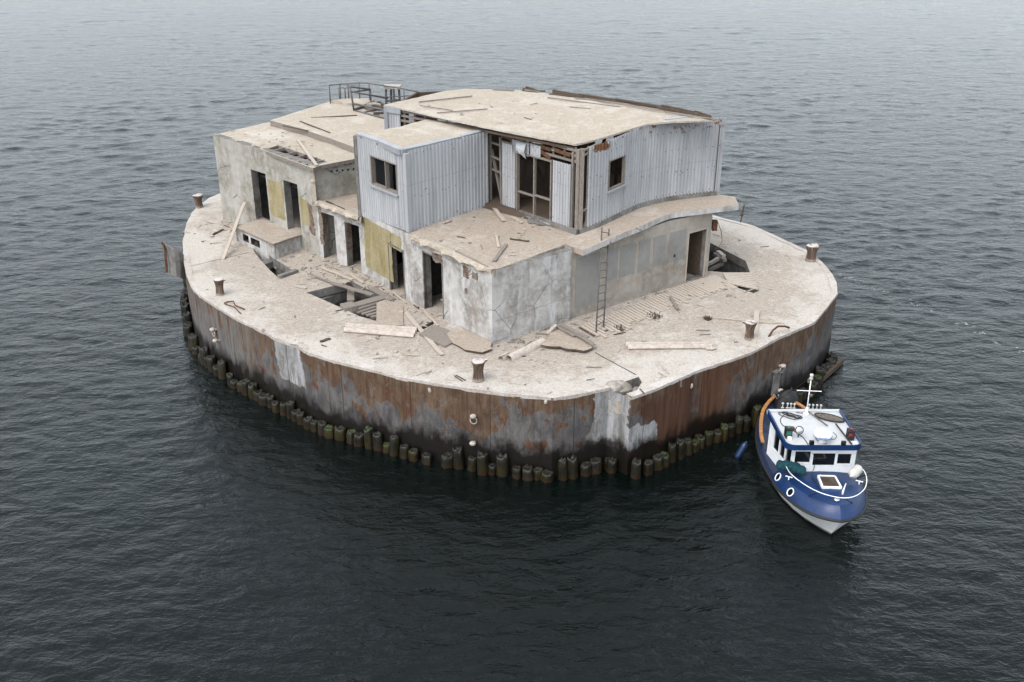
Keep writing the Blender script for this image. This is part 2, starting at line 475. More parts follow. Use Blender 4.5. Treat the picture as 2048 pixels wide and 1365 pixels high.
M['varnish']=simple('varnished_wood',rgb(196,138,84),.35,0,.5,.3,4,.1,(2,2,14))
M['blue_fender']=simple('blue_vinyl',(.005,.02,.06),.4,0,.5,.12,6,.05)
M['white_vinyl']=simple('white_vinyl',rgb(222,220,212),.45,0,.5,.12,8,.05)
M['netting']=simple('teal_netting',rgb(30,74,84),.9,0,.2,.5,26,.8)
M['tarp']=simple('dark_tarpaulin',rgb(30,33,38),.6,0,.35,.5,6,.6)
M['mat_grey']=simple('knotted_net',rgb(120,112,104),.95,0,.1,.6,22,.9)
M['brick']=None
def brickmat():
    m=NT('exposed_brick'); p=m.wpos(); s=m.sep(p)
    cx=m.n('ShaderNodeCombineXYZ'); m.l(m.math('ADD',s[0],m.math('MULTIPLY',s[1],1.0)),cx.inputs[0]); m.l(s[2],cx.inputs[1])
    b=m.n('ShaderNodeTexBrick'); m.l(cx.outputs[0],b.inputs['Vector']); b.inputs['Scale'].default_value=1; b.inputs['Brick Width'].default_value=.3; b.inputs['Row Height'].default_value=.085; b.inputs['Mortar Size'].default_value=.012
    b.inputs['Color1'].default_value=(*rgb(126,84,66),1); b.inputs['Color2'].default_value=(*rgb(104,74,60),1); b.inputs['Mortar'].default_value=(*rgb(140,130,120),1)
    c=m.mix(m.ramp(m.noise(3,5,.7,p),.42,.62,0,.9),b.outputs['Color'],rgb(150,142,133))
    m.bump(m.noise(12,4,.7,p),.5,.03); return m.set(c,.9,0,.2)
M['brick']=brickmat()
def ochre():
    m=NT('ochre_plaster'); p=m.wpos(); n1=m.noise(1.1,5,.65,m.coord((1.6,1.6,.7),p)); n2=m.noise(6,5,.7,p)
    c=m.mix(m.ramp(n1,.32,.66),rgb(160,146,106),rgb(184,172,134)); c=m.mix(m.ramp(n2,.5,.68,0,.75),c,rgb(182,178,168)); c=m.mix(m.ramp(m.noise(.9,4,.6,m.coord((3,3,.5),p,(3,9,0))),.55,.7,0,.7),c,rgb(146,132,78))
    m.bump(n2,.3,.02); return m.set(c,.9,0,.2)
M['ochre']=ochre()
def clad():
    m=NT('corrugated_cladding'); p=m.wpos(); s=m.sep(p)
    big=m.noise(.8,4,.6,m.coord((2.5,2.5,.4),p)); c=m.mix(m.ramp(big,.35,.65),rgb(188,190,193),rgb(208,210,213))
    fine=m.noise(5,5,.7,m.coord((4,4,.8),p)); c=m.mix(m.ramp(fine,.55,.75,0,.4),c,rgb(150,152,156))
    hi=m.math('ADD',m.ramp(s[2],8.45,8.8),m.ramp(s[2],5.95,5.6,0,.45)); r=m.noise(1.6,6,.75,m.coord((1,1,1.4),p)); 
    hb=m.math('MULTIPLY',m.ramp(s[2],8.5,8.75),m.math('MULTIPLY',m.ramp(s[0],2.4,2.7),m.ramp(s[0],4.6,3.6))); rm=m.ramp(m.math('ADD',r,m.math('ADD',m.math('MULTIPLY',hi,.075),m.math('MULTIPLY',hb,.09))),.635,.69)
    rustc=m.mix(m.ramp(fine,.35,.65),rgb(112,72,48),rgb(150,110,82)); c=m.mix(rm,c,rustc)
    drip=m.math('MULTIPLY',m.ramp(m.noise(1,4,.7,m.coord((7,7,.35),p)),.62,.74),.4); c=m.mix(drip,c,rgb(168,148,130))
    lap=m.math('MULTIPLY',m.ramp(m.math('ABSOLUTE',m.math('SUBTRACT',s[2],m.math('ADD',7.32,m.math('MULTIPLY',m.noise(.9,1,.5,p),.03)))),.006,.02,1,0),.2); c=m.mix(lap,c,rgb(96,88,84))
    rs2=m.math('MULTIPLY',m.ramp(m.noise(2.1,6,.8,m.coord((1,1,.55),p,(5,5,5))),.66,.72),.8); c=m.mix(rs2,c,rustc)
    m.bump(fine,.1,.01); return m.set(c,m.mix(rm,(.62,.62,.62),(.9,.9,.9)),0,.2)
M['clad']=clad()
M['fascia']=simple('fascia_sheet',rgb(178,181,185),.5,0,.4,.1,3,.05)
M['screw']=simple('screw_heads',(.05,.05,.055),.7,0,.3,.2,9,0)
def hrgb(r,g,b,k=.76): return tuple(v*k for v in rgb(r,g,b))
def hullmat():
    m=NT('rusted_hull_plating'); uvn=m.n('ShaderNodeUVMap'); uv=uvn.outputs[0]; s=m.sep(uv); p=m.wpos()
    zz=s[1]; u=s[0]
    n1=m.noise(.62,7,.64,m.coord((1.0,.55,1),uv),.9); n2=m.noise(2.6,6,.7,m.coord((1,.5,1),uv),.5)
    stk=m.noise(1,6,.75,m.coord((5.5,.28,1),uv),.25); stk2=m.noise(1,5,.7,m.coord((2.0,.18,1),uv,(5,2,0)),.3); fine=m.noise(24,4,.75,uv)
    zt=m.math('ADD',m.math('MULTIPLY',m.math('SUBTRACT',zz,1.55),.17),n1)
    k=m.ramp(zt,.49,.508)
    brown=m.mix(m.ramp(m.math('ADD',m.math('MULTIPLY',stk,.45),m.math('MULTIPLY',n2,.55)),.36,.64),hrgb(100,74,55),hrgb(150,124,101))
    brown=m.mix(m.ramp(stk2,.5,.64,0,.9),brown,hrgb(112,72,48))
    grey=m.mix(m.ramp(n2,.35,.66),hrgb(100,98,101),hrgb(142,139,138)); grey=m.mix(m.ramp(stk,.5,.74,0,.75),grey,hrgb(116,98,86))
    c=m.mix(k,grey,brown)
    ed=m.math('MULTIPLY',m.ramp(m.math('ABSOLUTE',m.math('SUBTRACT',zt,.499)),.002,.013,1,0),m.ramp(n2,.4,.55)); c=m.mix(m.math('MULTIPLY',ed,.5),c,hrgb(158,146,130))
    n3=m.noise(1.5,7,.66,m.coord((1,.42,1),uv,(7,7,0)),.6); k3=m.ramp(n3,.575,.59); c=m.mix(m.math('MULTIPLY',k3,.85),c,grey); e3=m.math('MULTIPLY',m.ramp(m.math('ABSOLUTE',m.math('SUBTRACT',n3,.58)),.002,.012,1,0),.55); c=m.mix(e3,c,hrgb(170,156,138))
    # grey streaked plating on the left quarter
    lf=m.ramp(u,UL0,UL0+2.5,1,0); c=m.mix(m.math('MULTIPLY',lf,m.ramp(stk,.38,.62)),c,hrgb(158,152,146)); 
    # deep red rust right of the broken corner
    rr=m.math('MULTIPLY',m.ramp(u,UR0,UR0+.05),m.ramp(m.math('ADD',u,m.math('MULTIPLY',n1,2.5)),UR1+.8,UR1+2.2,1,0))
    red=m.mix(m.ramp(stk,.3,.7),hrgb(78,46,31),hrgb(132,90,62)); c=m.mix(m.math('MULTIPLY',rr,m.ramp(m.math('ADD',n1,m.math('MULTIPLY',zz,-.06)),.3,.42)),c,red)
    dks=m.noise(1,5,.8,m.coord((7,.16,1),uv,(2,6,0)),.2); c=m.mix(m.ramp(dks,.54,.7,0,.7),c,hrgb(70,52,42)); pks=m.noise(1,5,.8,m.coord((11,.22,1),uv,(9,3,0)),.2); c=m.mix(m.ramp(pks,.6,.74,0,.6),c,hrgb(176,160,144))
    # rust blooms and white droppings
    c=m.mix(m.math('MULTIPLY',m.ramp(m.noise(1.5,5,.7,m.coord((1,.6,1),uv,(3,8,0))),.57,.66),.85),c,hrgb(122,70,38))
    wd=m.math('MULTIPLY',m.ramp(m.noise(1,5,.8,m.coord((9,.3,1),uv,(1,1,0))),.66,.76),m.ramp(zz,.9,2.4)); c=m.mix(m.math('MULTIPLY',wd,.6),c,hrgb(214,206,196))
    # exposed concrete where plates are gone
    for (a,b,z0,z1,sl) in CPATCH:
        nn=m.math('MULTIPLY',m.math('SUBTRACT',m.noise(1.6,6,.65,uv),.5),1.1)
        ua=m.math('ADD',m.math('ADD',u,nn),m.math('MULTIPLY',zz,sl)); za=m.math('ADD',zz,m.math('MULTIPLY',nn,.9))
        k=m.math('MULTIPLY',m.math('MULTIPLY',m.ramp(ua,a,a+.05),m.ramp(ua,b-.05,b,1,0)),m.math('MULTIPLY',m.ramp(za,z0,z0+.06),m.ramp(za,z1-.06,z1,1,0)))
        cc=m.mix(m.ramp(n2,.35,.65),rgb(138,136,130),rgb(190,190,192)); cc=m.mix(m.ramp(stk,.46,.66,0,.8),cc,rgb(222,222,226))
        e=m.voro(2.2,m.coord((1,.8,1),uv),'DISTANCE_TO_EDGE'); cc=m.mix(m.ramp(e,0,.02,.3,0),cc,hrgb(50,48,45))
        c=m.mix(k,c,cc)
    # wet, weed-black band above the water
    dk=m.ramp(m.math('ADD',m.math('SUBTRACT',zz,WLV*.75),m.math('MULTIPLY',m.math('SUBTRACT',m.noise(1.5,6,.7,m.coord((1,.55,1),uv)),.5),1.9)),.62,1.3,1,0); c=m.mix(m.math('MULTIPLY',dk,.97),c,hrgb(14,11,9))
    c=m.mix(m.math('MULTIPLY',m.ramp(zz,-.1,.3,1,0),m.ramp(n2,.5,.62,0,.5)),c,hrgb(36,34,12))
    seam=m.ramp(m.math('ABSOLUTE',m.math('SUBTRACT',m.math('FRACT',m.math('DIVIDE',u,2.9)),.5)),.0,.009,1,0); c=m.mix(m.math('MULTIPLY',seam,.85),c,hrgb(48,36,30))
    c=m.mix(m.ramp(fine,.35,.7,0,.3),c,hrgb(70,56,46))
    m.bump(m.math('ADD',m.math('MULTIPLY',n2,1.2),m.math('ADD',m.math('MULTIPLY',fine,.5),m.math('MULTIPLY',k,.5))),.45,.03)
    return m.set(c,m.mix(dk,(.75,.75,.75),(.4,.4,.4)),0,.35)
def pilemat():
    m=NT('algae_covered_timber'); oi=m.n('ShaderNodeObjectInfo'); p=m.wpos(); s=m.sep(p)
    g=m.noise(1,5,.75,m.coord((13,13,1.0),p)); n=m.noise(3,4,.6,p)
    c=m.mix(m.ramp(g,.34,.66),rgb(11,9,7),rgb(42,37,24))
    gr=m.mix(oi.outputs['Random'],rgb(28,27,10),rgb(64,58,18)); 
    c=m.mix(m.math('MULTIPLY',m.ramp(n,.42,.6),m.ramp(s[2],.5,-.2,.1,.9)),c,gr)
    c=m.mix(m.ramp(s[2],-.22,-.38,0,.85),c,rgb(56,36,12))
    pale=m.math('MULTIPLY',m.ramp(g,.6,.72),m.ramp(s[2],-.1,.3)); c=m.mix(m.math('MULTIPLY',pale,m.ramp(oi.outputs['Random'],.3,.7,.1,.55)),c,rgb(190,188,176))
    top=m.ramp(m.sep(m.n('ShaderNodeNewGeometry').outputs['Normal'])[2],.6,.9); 
    mt=m.mix(m.ramp(oi.outputs['Random'],.78,.84),rgb(34,32,22),rgb(50,70,14)); c=m.mix(m.math('MULTIPLY',top,m.ramp(m.noise(5,4,.7,p),.35,.55)),c,mt)
    m.bump(g,.7,.05); return m.set(c,.42,0,.5)
M['pile']=pilemat()
def bollardmat():
    m=NT('guano_streaked_iron'); p=m.wpos(); s=m.sep(m.tc.outputs['Object']); g=m.noise(1,5,.75,m.coord((14,14,.9),p))
    c=m.mix(m.ramp(g,.35,.65),rgb(88,68,56),rgb(134,116,102)); c=m.mix(m.ramp(g,.6,.7),c,rgb(214,204,194))
    nz=m.sep(m.n('ShaderNodeNewGeometry').outputs['Normal'])[2]; c=m.mix(m.math('MULTIPLY',m.ramp(nz,.5,.85),m.ramp(m.noise(5,4,.6,p),.3,.5)),c,rgb(224,216,208))
    oi=m.n('ShaderNodeObjectInfo'); c=m.mix(m.math('MULTIPLY',oi.outputs['Alpha'],0),c,c)
    c=m.mix(m.ramp(s[2],.16,.0,0,.7),c,rgb(206,194,182)); m.bump(g,.4,.03); return m.set(c,.85,0,.2)
M['bollard']=bollardmat()
def navy(name,col,rough):
    m=NT(name); p=m.wpos(); n=m.noise(2.5,5,.6,p); c=m.mix(m.ramp(n,.3,.7),tuple(k*.8 for k in col),tuple(k*1.15 for k in col)); c=m.mix(m.ramp(m.noise(1,5,.8,m.coord((9,9,1.2),p)),.6,.75,0,.35),c,(.12,.15,.2)); c=m.mix(m.ramp(m.noise(14,4,.8,p),.64,.72,0,.4),c,(.3,.31,.33))
    m.b.inputs['Coat Weight'].default_value=.1; return m.set(c,rough,0,.4)
M['navy']=navy('navy_gelcoat',(.003,.022,.085),.42)
M['navy_dark']=navy('navy_side_deck',(.005,.014,.045),.6)
def boatroof():
    m=NT('dirty_white_roof'); p=m.wpos(); n=m.noise(2.2,6,.7,p); c=m.mix(m.ramp(n,.45,.75,0,.5),(.42,.43,.44),(.3,.29,.265)); c=m.mix(m.ramp(m.noise(12,4,.7,p),.66,.78,0,.6),c,rgb(150,136,116)); m.bump(n,.05,.01); return m.set(c,.5,0,.4)
M['boatroof']=boatroof()
def hullwhite():
    m=NT('white_hull_paint'); p=m.wpos(); s=m.sep(p); st=m.noise(1,5,.7,m.coord((6,6,.6),p)); c=m.mix(m.ramp(st,.45,.75,0,.5),(.8,.82,.83),(.6,.6,.57)); c=m.mix(m.ramp(s[2],-.28,-.38,0,.85),c,rgb(60,66,54)); return m.set(c,.35,0,.5)
M['hullwhite']=hullwhite()
def glassmat():
    m=NT('tinted_window_glass'); m.set((.006,.007,.009),.06,0,.35); return m.mat
M['glass']=glassmat()
M['smoke_acrylic']=simple('smoked_acrylic',rgb(92,78,66),.3,0,.5,.35,5,.05)
M['green_lamp']=simple('green_lens',rgb(60,120,100),.2,0,.6,.1,8,0)
M['red_lamp']=simple('red_lens',rgb(120,40,36),.2,0,.6,.1,8,0)
M['blueband']=simple('blue_band',rgb(44,108,180),.4,0,.5,.1,8,0)
def watermat():
    m=NT('sea_water'); p=m.wpos(); s=m.sep(p)
    f1=m.noise(1,4,.65,m.coord((1.7,3.0,1),p),.6); f2=m.noise(1,4,.6,m.coord((.6,1.0,1),p,(3,1,0)),.6); f3=m.noise(1,3,.6,m.coord((5,9,1),p),.4)
    f0=m.noise(1,4,.62,m.coord((.3,.62,1),p,(9,2,0)),.5)
    h=m.math('ADD',m.math('ADD',m.math('MULTIPLY',f2,.13),m.math('MULTIPLY',f0,.2)),m.math('ADD',m.math('MULTIPLY',f1,.11),m.math('MULTIPLY',f3,.022)))
    x=m.n('ShaderNodeBump'); x.inputs['Strength'].default_value=WBUMP; x.inputs['Distance'].default_value=1.0; m.l(h,x.inputs['Height']); m.l(x.outputs[0],m.b.inputs['Normal'])
    # thin line of foam streaks drifting off the right end
    a=P(1672,545,WLV); b=P(2060,705,WLV); e=(b-a); L=e.length; e/=L; nn=Vector((-e.y,e.x,0))
    dx=m.math('SUBTRACT',s[0],a.x); dy=m.math('SUBTRACT',s[1],a.y)
    dn=m.math('ADD',m.math('MULTIPLY',dx,nn.x),m.math('MULTIPLY',dy,nn.y)); da=m.math('ADD',m.math('MULTIPLY',dx,e.x),m.math('MULTIPLY',dy,e.y))
    dn=m.math('ADD',dn,m.math('MULTIPLY',m.math('SUBTRACT',m.noise(.5,3,.5,p),.5),1.2))
    k=m.math('MULTIPLY',m.ramp(m.math('ABSOLUTE',dn),.1,.6,1,0),m.math('MULTIPLY',m.ramp(da,-.3,1),m.ramp(da,L-1,L+3,1,0)))
    k=m.math('MULTIPLY',k,m.ramp(m.noise(2.6,5,.8,p),.56,.66)); k=m.math('MULTIPLY',k,.5)
    m.set(m.mix(k,(.0008,.0026,.0021),(.6,.62,.64)),m.mix(k,(.03,.03,.03),(.7,.7,.7)),0,.42); m.b.inputs['IOR'].default_value=1.333
    return m.mat
WBUMP=.55
# ------------------------------------------------------------------ concrete platform
OUTPX=[(438,388),(418,396),(399,410),(383,426),(373,447),(365,482),(366,508),(370,530),(376,557),(388,580),(414,601),(442,618),(472,637),(522,660),(550,676),(601,694),(611,703),(660,720),(757,743),(800,755),(902,772),(1005,786),(1087,794),(1105,797),(1149,790),(1219,776)]
NOTCH=[(1240,767),(1277,754),(1284,765),(1270,786)]
OUTPX2=[(1306,780),(1400,739),(1464,719),(1500,706),(1556,676),(1628,645),(1657,610),(1673,588),(1672,567),(1663,549),(1644,526),(1616,503),(1556,475),(1505,452),(1474,444),(1443,437),(1425,431)]
BACK=[Vector((9.0,52.0,D)),Vector((4.5,55.3,D)),Vector((-2,57.6,D)),Vector((-9,57.9,D)),Vector((-14,56.2,D))]
dk=lambda l:[P(x,y,D) for x,y in l]
HULL=dk(OUTPX)+[P(1246,785,D),P(1261,796,D)]+dk(OUTPX2)+BACK
DECKPOLY=dk(OUTPX)+dk(NOTCH)+dk(OUTPX2)+BACK
def perim(i): return sum((HULL[k+1]-HULL[k]).length for k in range(i))
def s_at(px):
    best=None
    for i in range(len(OUTPX)+2+len(OUTPX2)-1):
        a,b=proj(HULL[i]),proj(HULL[i+1])
        if (a[0]-px)*(b[0]-px)<=0 and i>6 and HULL[i].y<42 : best=perim(i)+(HULL[i+1]-HULL[i]).length*(px-a[0])/(b[0]-a[0]); break
    return best
UL0=s_at(470); UR0=s_at(1262.5); UR1=s_at(1455)
CPATCH=[(s_at(562),s_at(611),.95,9,.18),(s_at(1172),s_at(1250),.62,9,-.12),(s_at(1255),s_at(1322),.55,1.5,.12)]
M['hull']=hullmat()
M['water']=watermat()
plat=thing('concrete_platform','round-ended concrete platform with rusty plated sides standing in the sea','platform',(-2,41,0))
def gap(a,b,w):
    a=P(*a,D);b=P(*b,D);d=(b-a).normalized();n=Vector((-d.y,d.x,0))*w/2
    return [a+n,b+n,b-n,a-n]
HOLES=[dk([(500,491),(552,520),(586,541),(572,546),(560,559),(540,541),(520,519)]),
 dk([(613,586),(632,581),(703,563),(748,585),(778,597),(753,606),(753,643),(718,632),(685,617),(623,590)]),
 dk([(1409,480),(1450,501),(1491,522),(1500,546),(1448,545),(1409,541)]),
 dk([(1432,552),(1475,568),(1519,582),(1507,587),(1470,575),(1425,556)]),
 dk([(797,652),(822,659),(838,657),(868,641),(867,648),(838,664),(820,664)]),
 gap((381,533),(498,505),.035),gap((1190,706),(1272,750),.06)]
rng=random.Random(3)
slab('deck',rough(DECKPOLY,.45,.03,1),.36,[M['deck'],M['conc_dark']],plat,HOLES,.42,.05,2,DECKPOLY)
# pit walls
mb=MB()
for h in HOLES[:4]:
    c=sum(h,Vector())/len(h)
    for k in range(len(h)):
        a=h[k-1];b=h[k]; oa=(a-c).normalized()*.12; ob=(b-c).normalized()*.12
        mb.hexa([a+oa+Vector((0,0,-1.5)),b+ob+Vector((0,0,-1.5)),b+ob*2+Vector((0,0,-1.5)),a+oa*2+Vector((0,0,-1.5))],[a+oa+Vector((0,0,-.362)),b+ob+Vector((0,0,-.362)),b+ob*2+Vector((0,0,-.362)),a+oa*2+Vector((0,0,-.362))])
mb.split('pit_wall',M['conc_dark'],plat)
# plated side
def ring(path,closed=True): 
    return path+[path[0]] if closed else path
def sidewall(mb,path,z0,z1,off=0.0,du=.4,dz=.25,jit=0.0):
    pts=path+[path[0]]; s=0; col=[]
    C0=Vector((-2,42,0))
    for a,b in zip(pts,pts[1:]):
        L=(b-a).length; n=Vector(((b-a).y,-(b-a).x,0)).normalized()
        if n.dot(a-C0)<0: n=-n
        k=max(1,int(L/du))
        for j in range(k): col.append((a.lerp(b,j/k)+n*off,s+L*j/k))
        s+=L
    col.append((pts[-1].copy()+ (col[0][0]-path[0]),s))
    nz=max(1,int((z1-z0)/dz)); base=len(mb.v)
    for q,u in col:
        for j in range(nz+1):
            z=z0+(z1-z0)*j/nz
            w=jit*mnoise.noise(Vector((q.x*.9,q.y*.9,z*.8)))
            d=(q-C0); d.z=0; d.normalize()
            mb.uv[len(mb.v)]=(u,z); mb.v.append(Vector((q.x+d.x*w,q.y+d.y*w,z)))
    for i in range(len(col)-1):
        for j in range(nz): 
            a=base+i*(nz+1)+j; mb.F((a,a+nz+1,a+nz+2,a+1))
mb=MB(); sidewall(mb,HULL,-1.6,D-.08,.035,.3,.25,.03); mb.build('side_plating',M['hull'],plat)
# coping band round the top, broken at the joint
mb=MB(); run=dk(OUTPX[6:]); run2=[P(1262,794,D)]+dk(OUTPX2)
def coping(mb,path,seed):
    at,L=resample(path,.1); n=int(L/.25); rnd=random.Random(seed); C0=Vector((-2,42,0))
    prev=None
    for i in range(n+1):
        q,d=at(L*i/n); nn=Vector((d.y,-d.x,0))
        if nn.dot(q-C0)<0: nn=-nn
        w=.03+.02*mnoise.noise(q*3)+rnd.uniform(-.008,.008); h=.1+.04*mnoise.noise(q*2.3+Vector((9,0,0)))
        ring=[q+nn*w+Vector((0,0,.016)),q+nn*w+Vector((0,0,-h)),q-nn*.1+Vector((0,0,-h)),q-nn*(.24+.08*mnoise.noise(q*1.9))+Vector((0,0,.02))]
        idx=mb.V(*ring)
        if prev is not None:
            for k in range(4): mb.F((prev+k,prev+(k+1)%4,idx+(k+1)%4,idx+k))
        prev=idx
coping(mb,run,1); coping(mb,run2,2); mb.split('coping',M['rim'],plat)
# broken corner at the joint: sunken ledge and cracked lumps
mb=MB()
led=[P(1219,778,D),P(1240,768,D),P(1277,755,D),P(1288,766,D),P(1268,790,D),P(1248,786,D)]
slabm=slab(None,rough(led,.12,.05,5),.5,None,None,(),.2,.12,6)
for v in slabm.v: v.z-=.34
slabm.build('broken_ledge',[M['broken'],M['broken']],plat)
def lump(mb,c,r,seed,sq=.7):
    bm=bmesh.new(); bmesh.ops.create_icosphere(bm,subdivisions=2,radius=1)
    base=len(mb.v)
    for v in bm.verts:
        q=v.co*(1+.35*mnoise.noise(v.co*1.3+Vector((seed*3.1,0,0)))); mb.v.append(Vector(c)+Vector((q.x*r,q.y*r,q.z*r*sq)))
    for f in bm.faces: mb.F([base+v.index for v in f.verts])
    bm.free()
mb=MB()
for x,y,z,r in ((1228,778,D-.12,.3),(1243,779,D-.2,.34),(1250,790,D-.45,.34),(1236,786,D-.5,.33),(1262,762,D-.25,.2),(1247,800,D-.95,.3),(1230,800,D-.9,.3)):
    lump(mb,P(x,y,z)+Vector((0,.12,0)),r,x)
for x,y,r in ((1305,762,.12),(1318,754,.15),(1334,747,.1),(600,688,.16),(586,682,.14),(612,700,.12),(572,676,.1)):
    lump(mb,P(x,y,D-.0)+Vector((0,0,-r*.1)),r*.8,x,.7)
mb.split('concrete_rubble',M['broken'],plat)
# beams in the pits
mb=MB()
for a,b,w,h,dz in (((520,535),(562,518),.45,.3,-.3),((558,556),(594,543),.22,.2,.02),((640,606),(705,583),.35,.4,-.62)):
    mb.bar(P(*a,D+dz),P(*b,D+dz),w,h)
mb.split('pit_beam',M['conc_dark'],plat)
mb=MB(); mb.bar(P(685,620,D-.03),P(778,594,D-.03),.42,.16); mb.bar(P(688,628,D-.08),P(752,607,D-.08),.28,.12); mb.box(P(697,617,D),(.5,.55,.3),.5); mb.bar(P(702,612,D-.5),P(702,590,D-.5),.3,.5)
mb.split('broken_beam',M['wood'],plat)
mb=MB()
for k in range(4):
    mb.bar(P(715+k*9,626+k*3,D-.12),P(752+k*2,614+k*6,D-.12),.16,.06)
mb.build('pit_boards',M['wood'],plat)
# white lumps and posts on the plated side
def hull_pt(px,py):
    best=None
    for a,b in zip(HULL,HULL[1:]):
        u,z=on_wall(a,b,px,py); L=(b-a).length
        if -.01<=u<=L+.01 and -.3<z<D+.1:
            e=(b-a)/L; q=Vector((a.x+e.x*u,a.y+e.y*u,z)); dd=(q-CAM).length
            if best is None or dd<best[0]: best=(dd,q,Vector((e.y,-e.x,0)) if Vector((e.y,-e.x,0)).dot(q-Vector((-2,42,z)))>0 else Vector((-e.y,e.x,0)))
    return best[1],best[2]
def hook(px,py,ringed,lab):
    q,n=hull_pt(px,py)
    o=thing('mooring_peg',None,None,q); del_keys=[k for k in o.keys()]
    mb=MB(); mb.tube([q-n*.1,q+n*.2],.055,10); mb.lathe([(.04,-.04),(.1,-.02),(.115,.04),(.09,.08),(.03,.09)],q+n*.2+Vector((0,0,.02)),12)
    o2=mb.build('mooring_peg',M['rim'],plat,True,q)
    bpy.data.objects.remove(o)
    o2['label']=lab
    if ringed:
        r=MB(); e=Vector((-n.y,n.x,0)); c=q+n*.17+Vector((0,0,-.13))
        r.tube([c+e*.12*math.cos(t)+Vector((0,0,.13*math.sin(t))) for t in [2*math.pi*k/14 for k in range(14)]],.022,6,0,True)
        r.build('ring',M['rim'],o2,True,q)
    return o2
hook(950,830,True,'white guano-capped peg with an iron ring'); hook(949,884,False,'rusty peg low on the front side')
hook(434,659,True,'guano-capped peg on the left side'); hook(440,681,False,'small rusty peg low on the left side')
hook(1557,731,True,'white-capped peg on the right side'); hook(1552,780,False,'pale peg above the boat stern')
q,n=hull_pt(1549,765); e=Vector((-n.y,n.x,0)); mb=MB(); mb.box(q+n*.04,(.42,.1,1.0),math.atan2(e.y,e.x)); mb.box(q+n*.12+Vector((0,0,.55)),(.6,.2,.07),math.atan2(e.y,e.x)); mb.split('recess_plate',M['conc_dark'],plat)
for pxs in ((1092,803),(860,780),(527,660),(1382,772)):
    q,n=hull_pt(*pxs); mb=MB(); lump(mb,q+n*.02,.06,pxs[0],1.8); mb.build('dropping_streak',M['rim'],plat)
# plate torn outwards at the left end
yy=P(368,520,D).y
def sheet(mb,pts,thick,m=0):
    """curled sheet from a grid of points"""
    ny=len(pts); nx=len(pts[0]); base=len(mb.v)
    nrm=(pts[0][1]-pts[0][0]).cross(pts[1][0]-pts[0][0]).normalized()*thick
    for r in pts:
        for q in r: mb.v.append(q.copy())
    for r in pts:
        for q in r: mb.v.append(q+nrm)
    o=ny*nx
    for i in range(ny-1):
        for j in range(nx-1):
            a=base+i*nx+j; mb.F((a,a+1,a+nx+1,a+nx)); mb.F((a+o+nx,a+o+nx+1,a+o+1,a+o))
    edge=[(0,j) for j in range(nx)]+[(i,nx-1) for i in range(1,ny)]+[(ny-1,j) for j in range(nx-2,-1,-1)]+[(i,0) for i in range(ny-2,0,-1)]
    for k in range(len(edge)):
        a=base+edge[k-1][0]*nx+edge[k-1][1]; b=base+edge[k][0]*nx+edge[k][1]; mb.F((a,b,b+o,a+o),m)
mb=MB(); rows=[]
top=[(323,484),(333,491),(346,498),(357,504),(366,509)]; bot=[(335,546),(344,549),(353,553),(361,557),(371,560)]
for k in range(6):
    f=k/5; r=[]
    for j in range(5):
        ox=[9,6,3,1,0][j]*math.sin(f*math.pi)*.9
        x=top[j][0]*(1-f)+bot[j][0]*f+ox*.6; y=top[j][1]*(1-f)+bot[j][1]*f
        r.append(PY(x,y,yy-.5*math.sin(j/4*math.pi)+.3*(1-j/4)))
    rows.append(r)
sheet(mb,rows,.03); mb.build('torn_plate',M['conc_dark'],plat)
mb=MB()
for a,b in (((330,497),(334,545)),((323,484),(331,500))): mb.bar(PY(*a,yy),PY(*b,yy),.1,.05)
mb.split('torn_edge',M['rust'],plat)

# ------------------------------------------------------------------ timber piles at the foot
_t=['','twenty','thirty','forty','fifty','sixty','seventy','eighty']
_u=['','first','second','third','fourth','fifth','sixth','seventh','eighth','ninth','tenth','eleventh','twelfth','thirteenth','fourteenth','fifteenth','sixteenth','seventeenth','eighteenth','nineteenth']
def ordinal(n):
    if n<20: return _u[n]
    t,u=divmod(n,10); return (_t[t-1][:-1]+'ieth') if u==0 else _t[t-1]+'-'+_u[u]
protos=[]
for k in range(7):
    mb=MB(); r=.17+.02*(k%3); n=18; zs=[-1.5,-.4,.1,.35,.6,.8,.92,1.0]; base=0; rr_=random.Random(k)
    topz=[0.07*mnoise.noise(Vector((math.cos(6.283*j/n)*1.4+k*3,math.sin(6.283*j/n)*1.4,k)))*2.2-(.08 if (j%7==k%7) else 0) for j in range(n)]
    rad=[1+.13*mnoise.noise(Vector((math.cos(6.283*j/n)*4+k*5,math.sin(6.283*j/n)*4,0)))*1.8+.18*mnoise.noise(Vector((math.cos(6.283*j/n)*.9+k,math.sin(6.283*j/n)*.9,k*2.))) for j in range(n)]
    for i,z in enumerate(zs):
        f=max(0,(z-.5)/.5); tp=1-.05*z-.16*max(0,(z-.85)/.15)
        for j in range(n):
            a=6.283*j/n; mb.v.append(Vector((r*rad[j]*tp*math.cos(a)+.02*mnoise.noise(Vector((z*2,k,j*.2))),r*rad[j]*tp*math.sin(a),z+topz[j]*f)))
    for i in range(len(zs)-1):
        for j in range(n): mb.F((i*n+j,i*n+(j+1)%n,(i+1)*n+(j+1)%n,(i+1)*n+j))
    o=(len(zs)-1)*n; m0=len(mb.v)
    for j in range(n): q=mb.v[o+j]; mb.v.append(Vector((q.x*.62,q.y*.62,.9+.06*rr_.uniform(-1,1))))
    mb.v.append(Vector((0,0,.84)))
    for j in range(n): mb.F((o+j,o+(j+1)%n,m0+(j+1)%n,m0+j)); mb.F((m0+j,m0+(j+1)%n,m0+n))
    mb.F([j for j in range(n)][::-1])
    o=mb.build('timber_pile',M['pile'],None,True,Vector((0,0,0))); protos.append(o)
at,LH=resample(HULL[4:len(OUTPX)+2+len(OUTPX2)-9],.1)
C0=Vector((-2,42,0))
sc=(P(1105,797,D)-HULL[4]).length  # replaced below by arc length
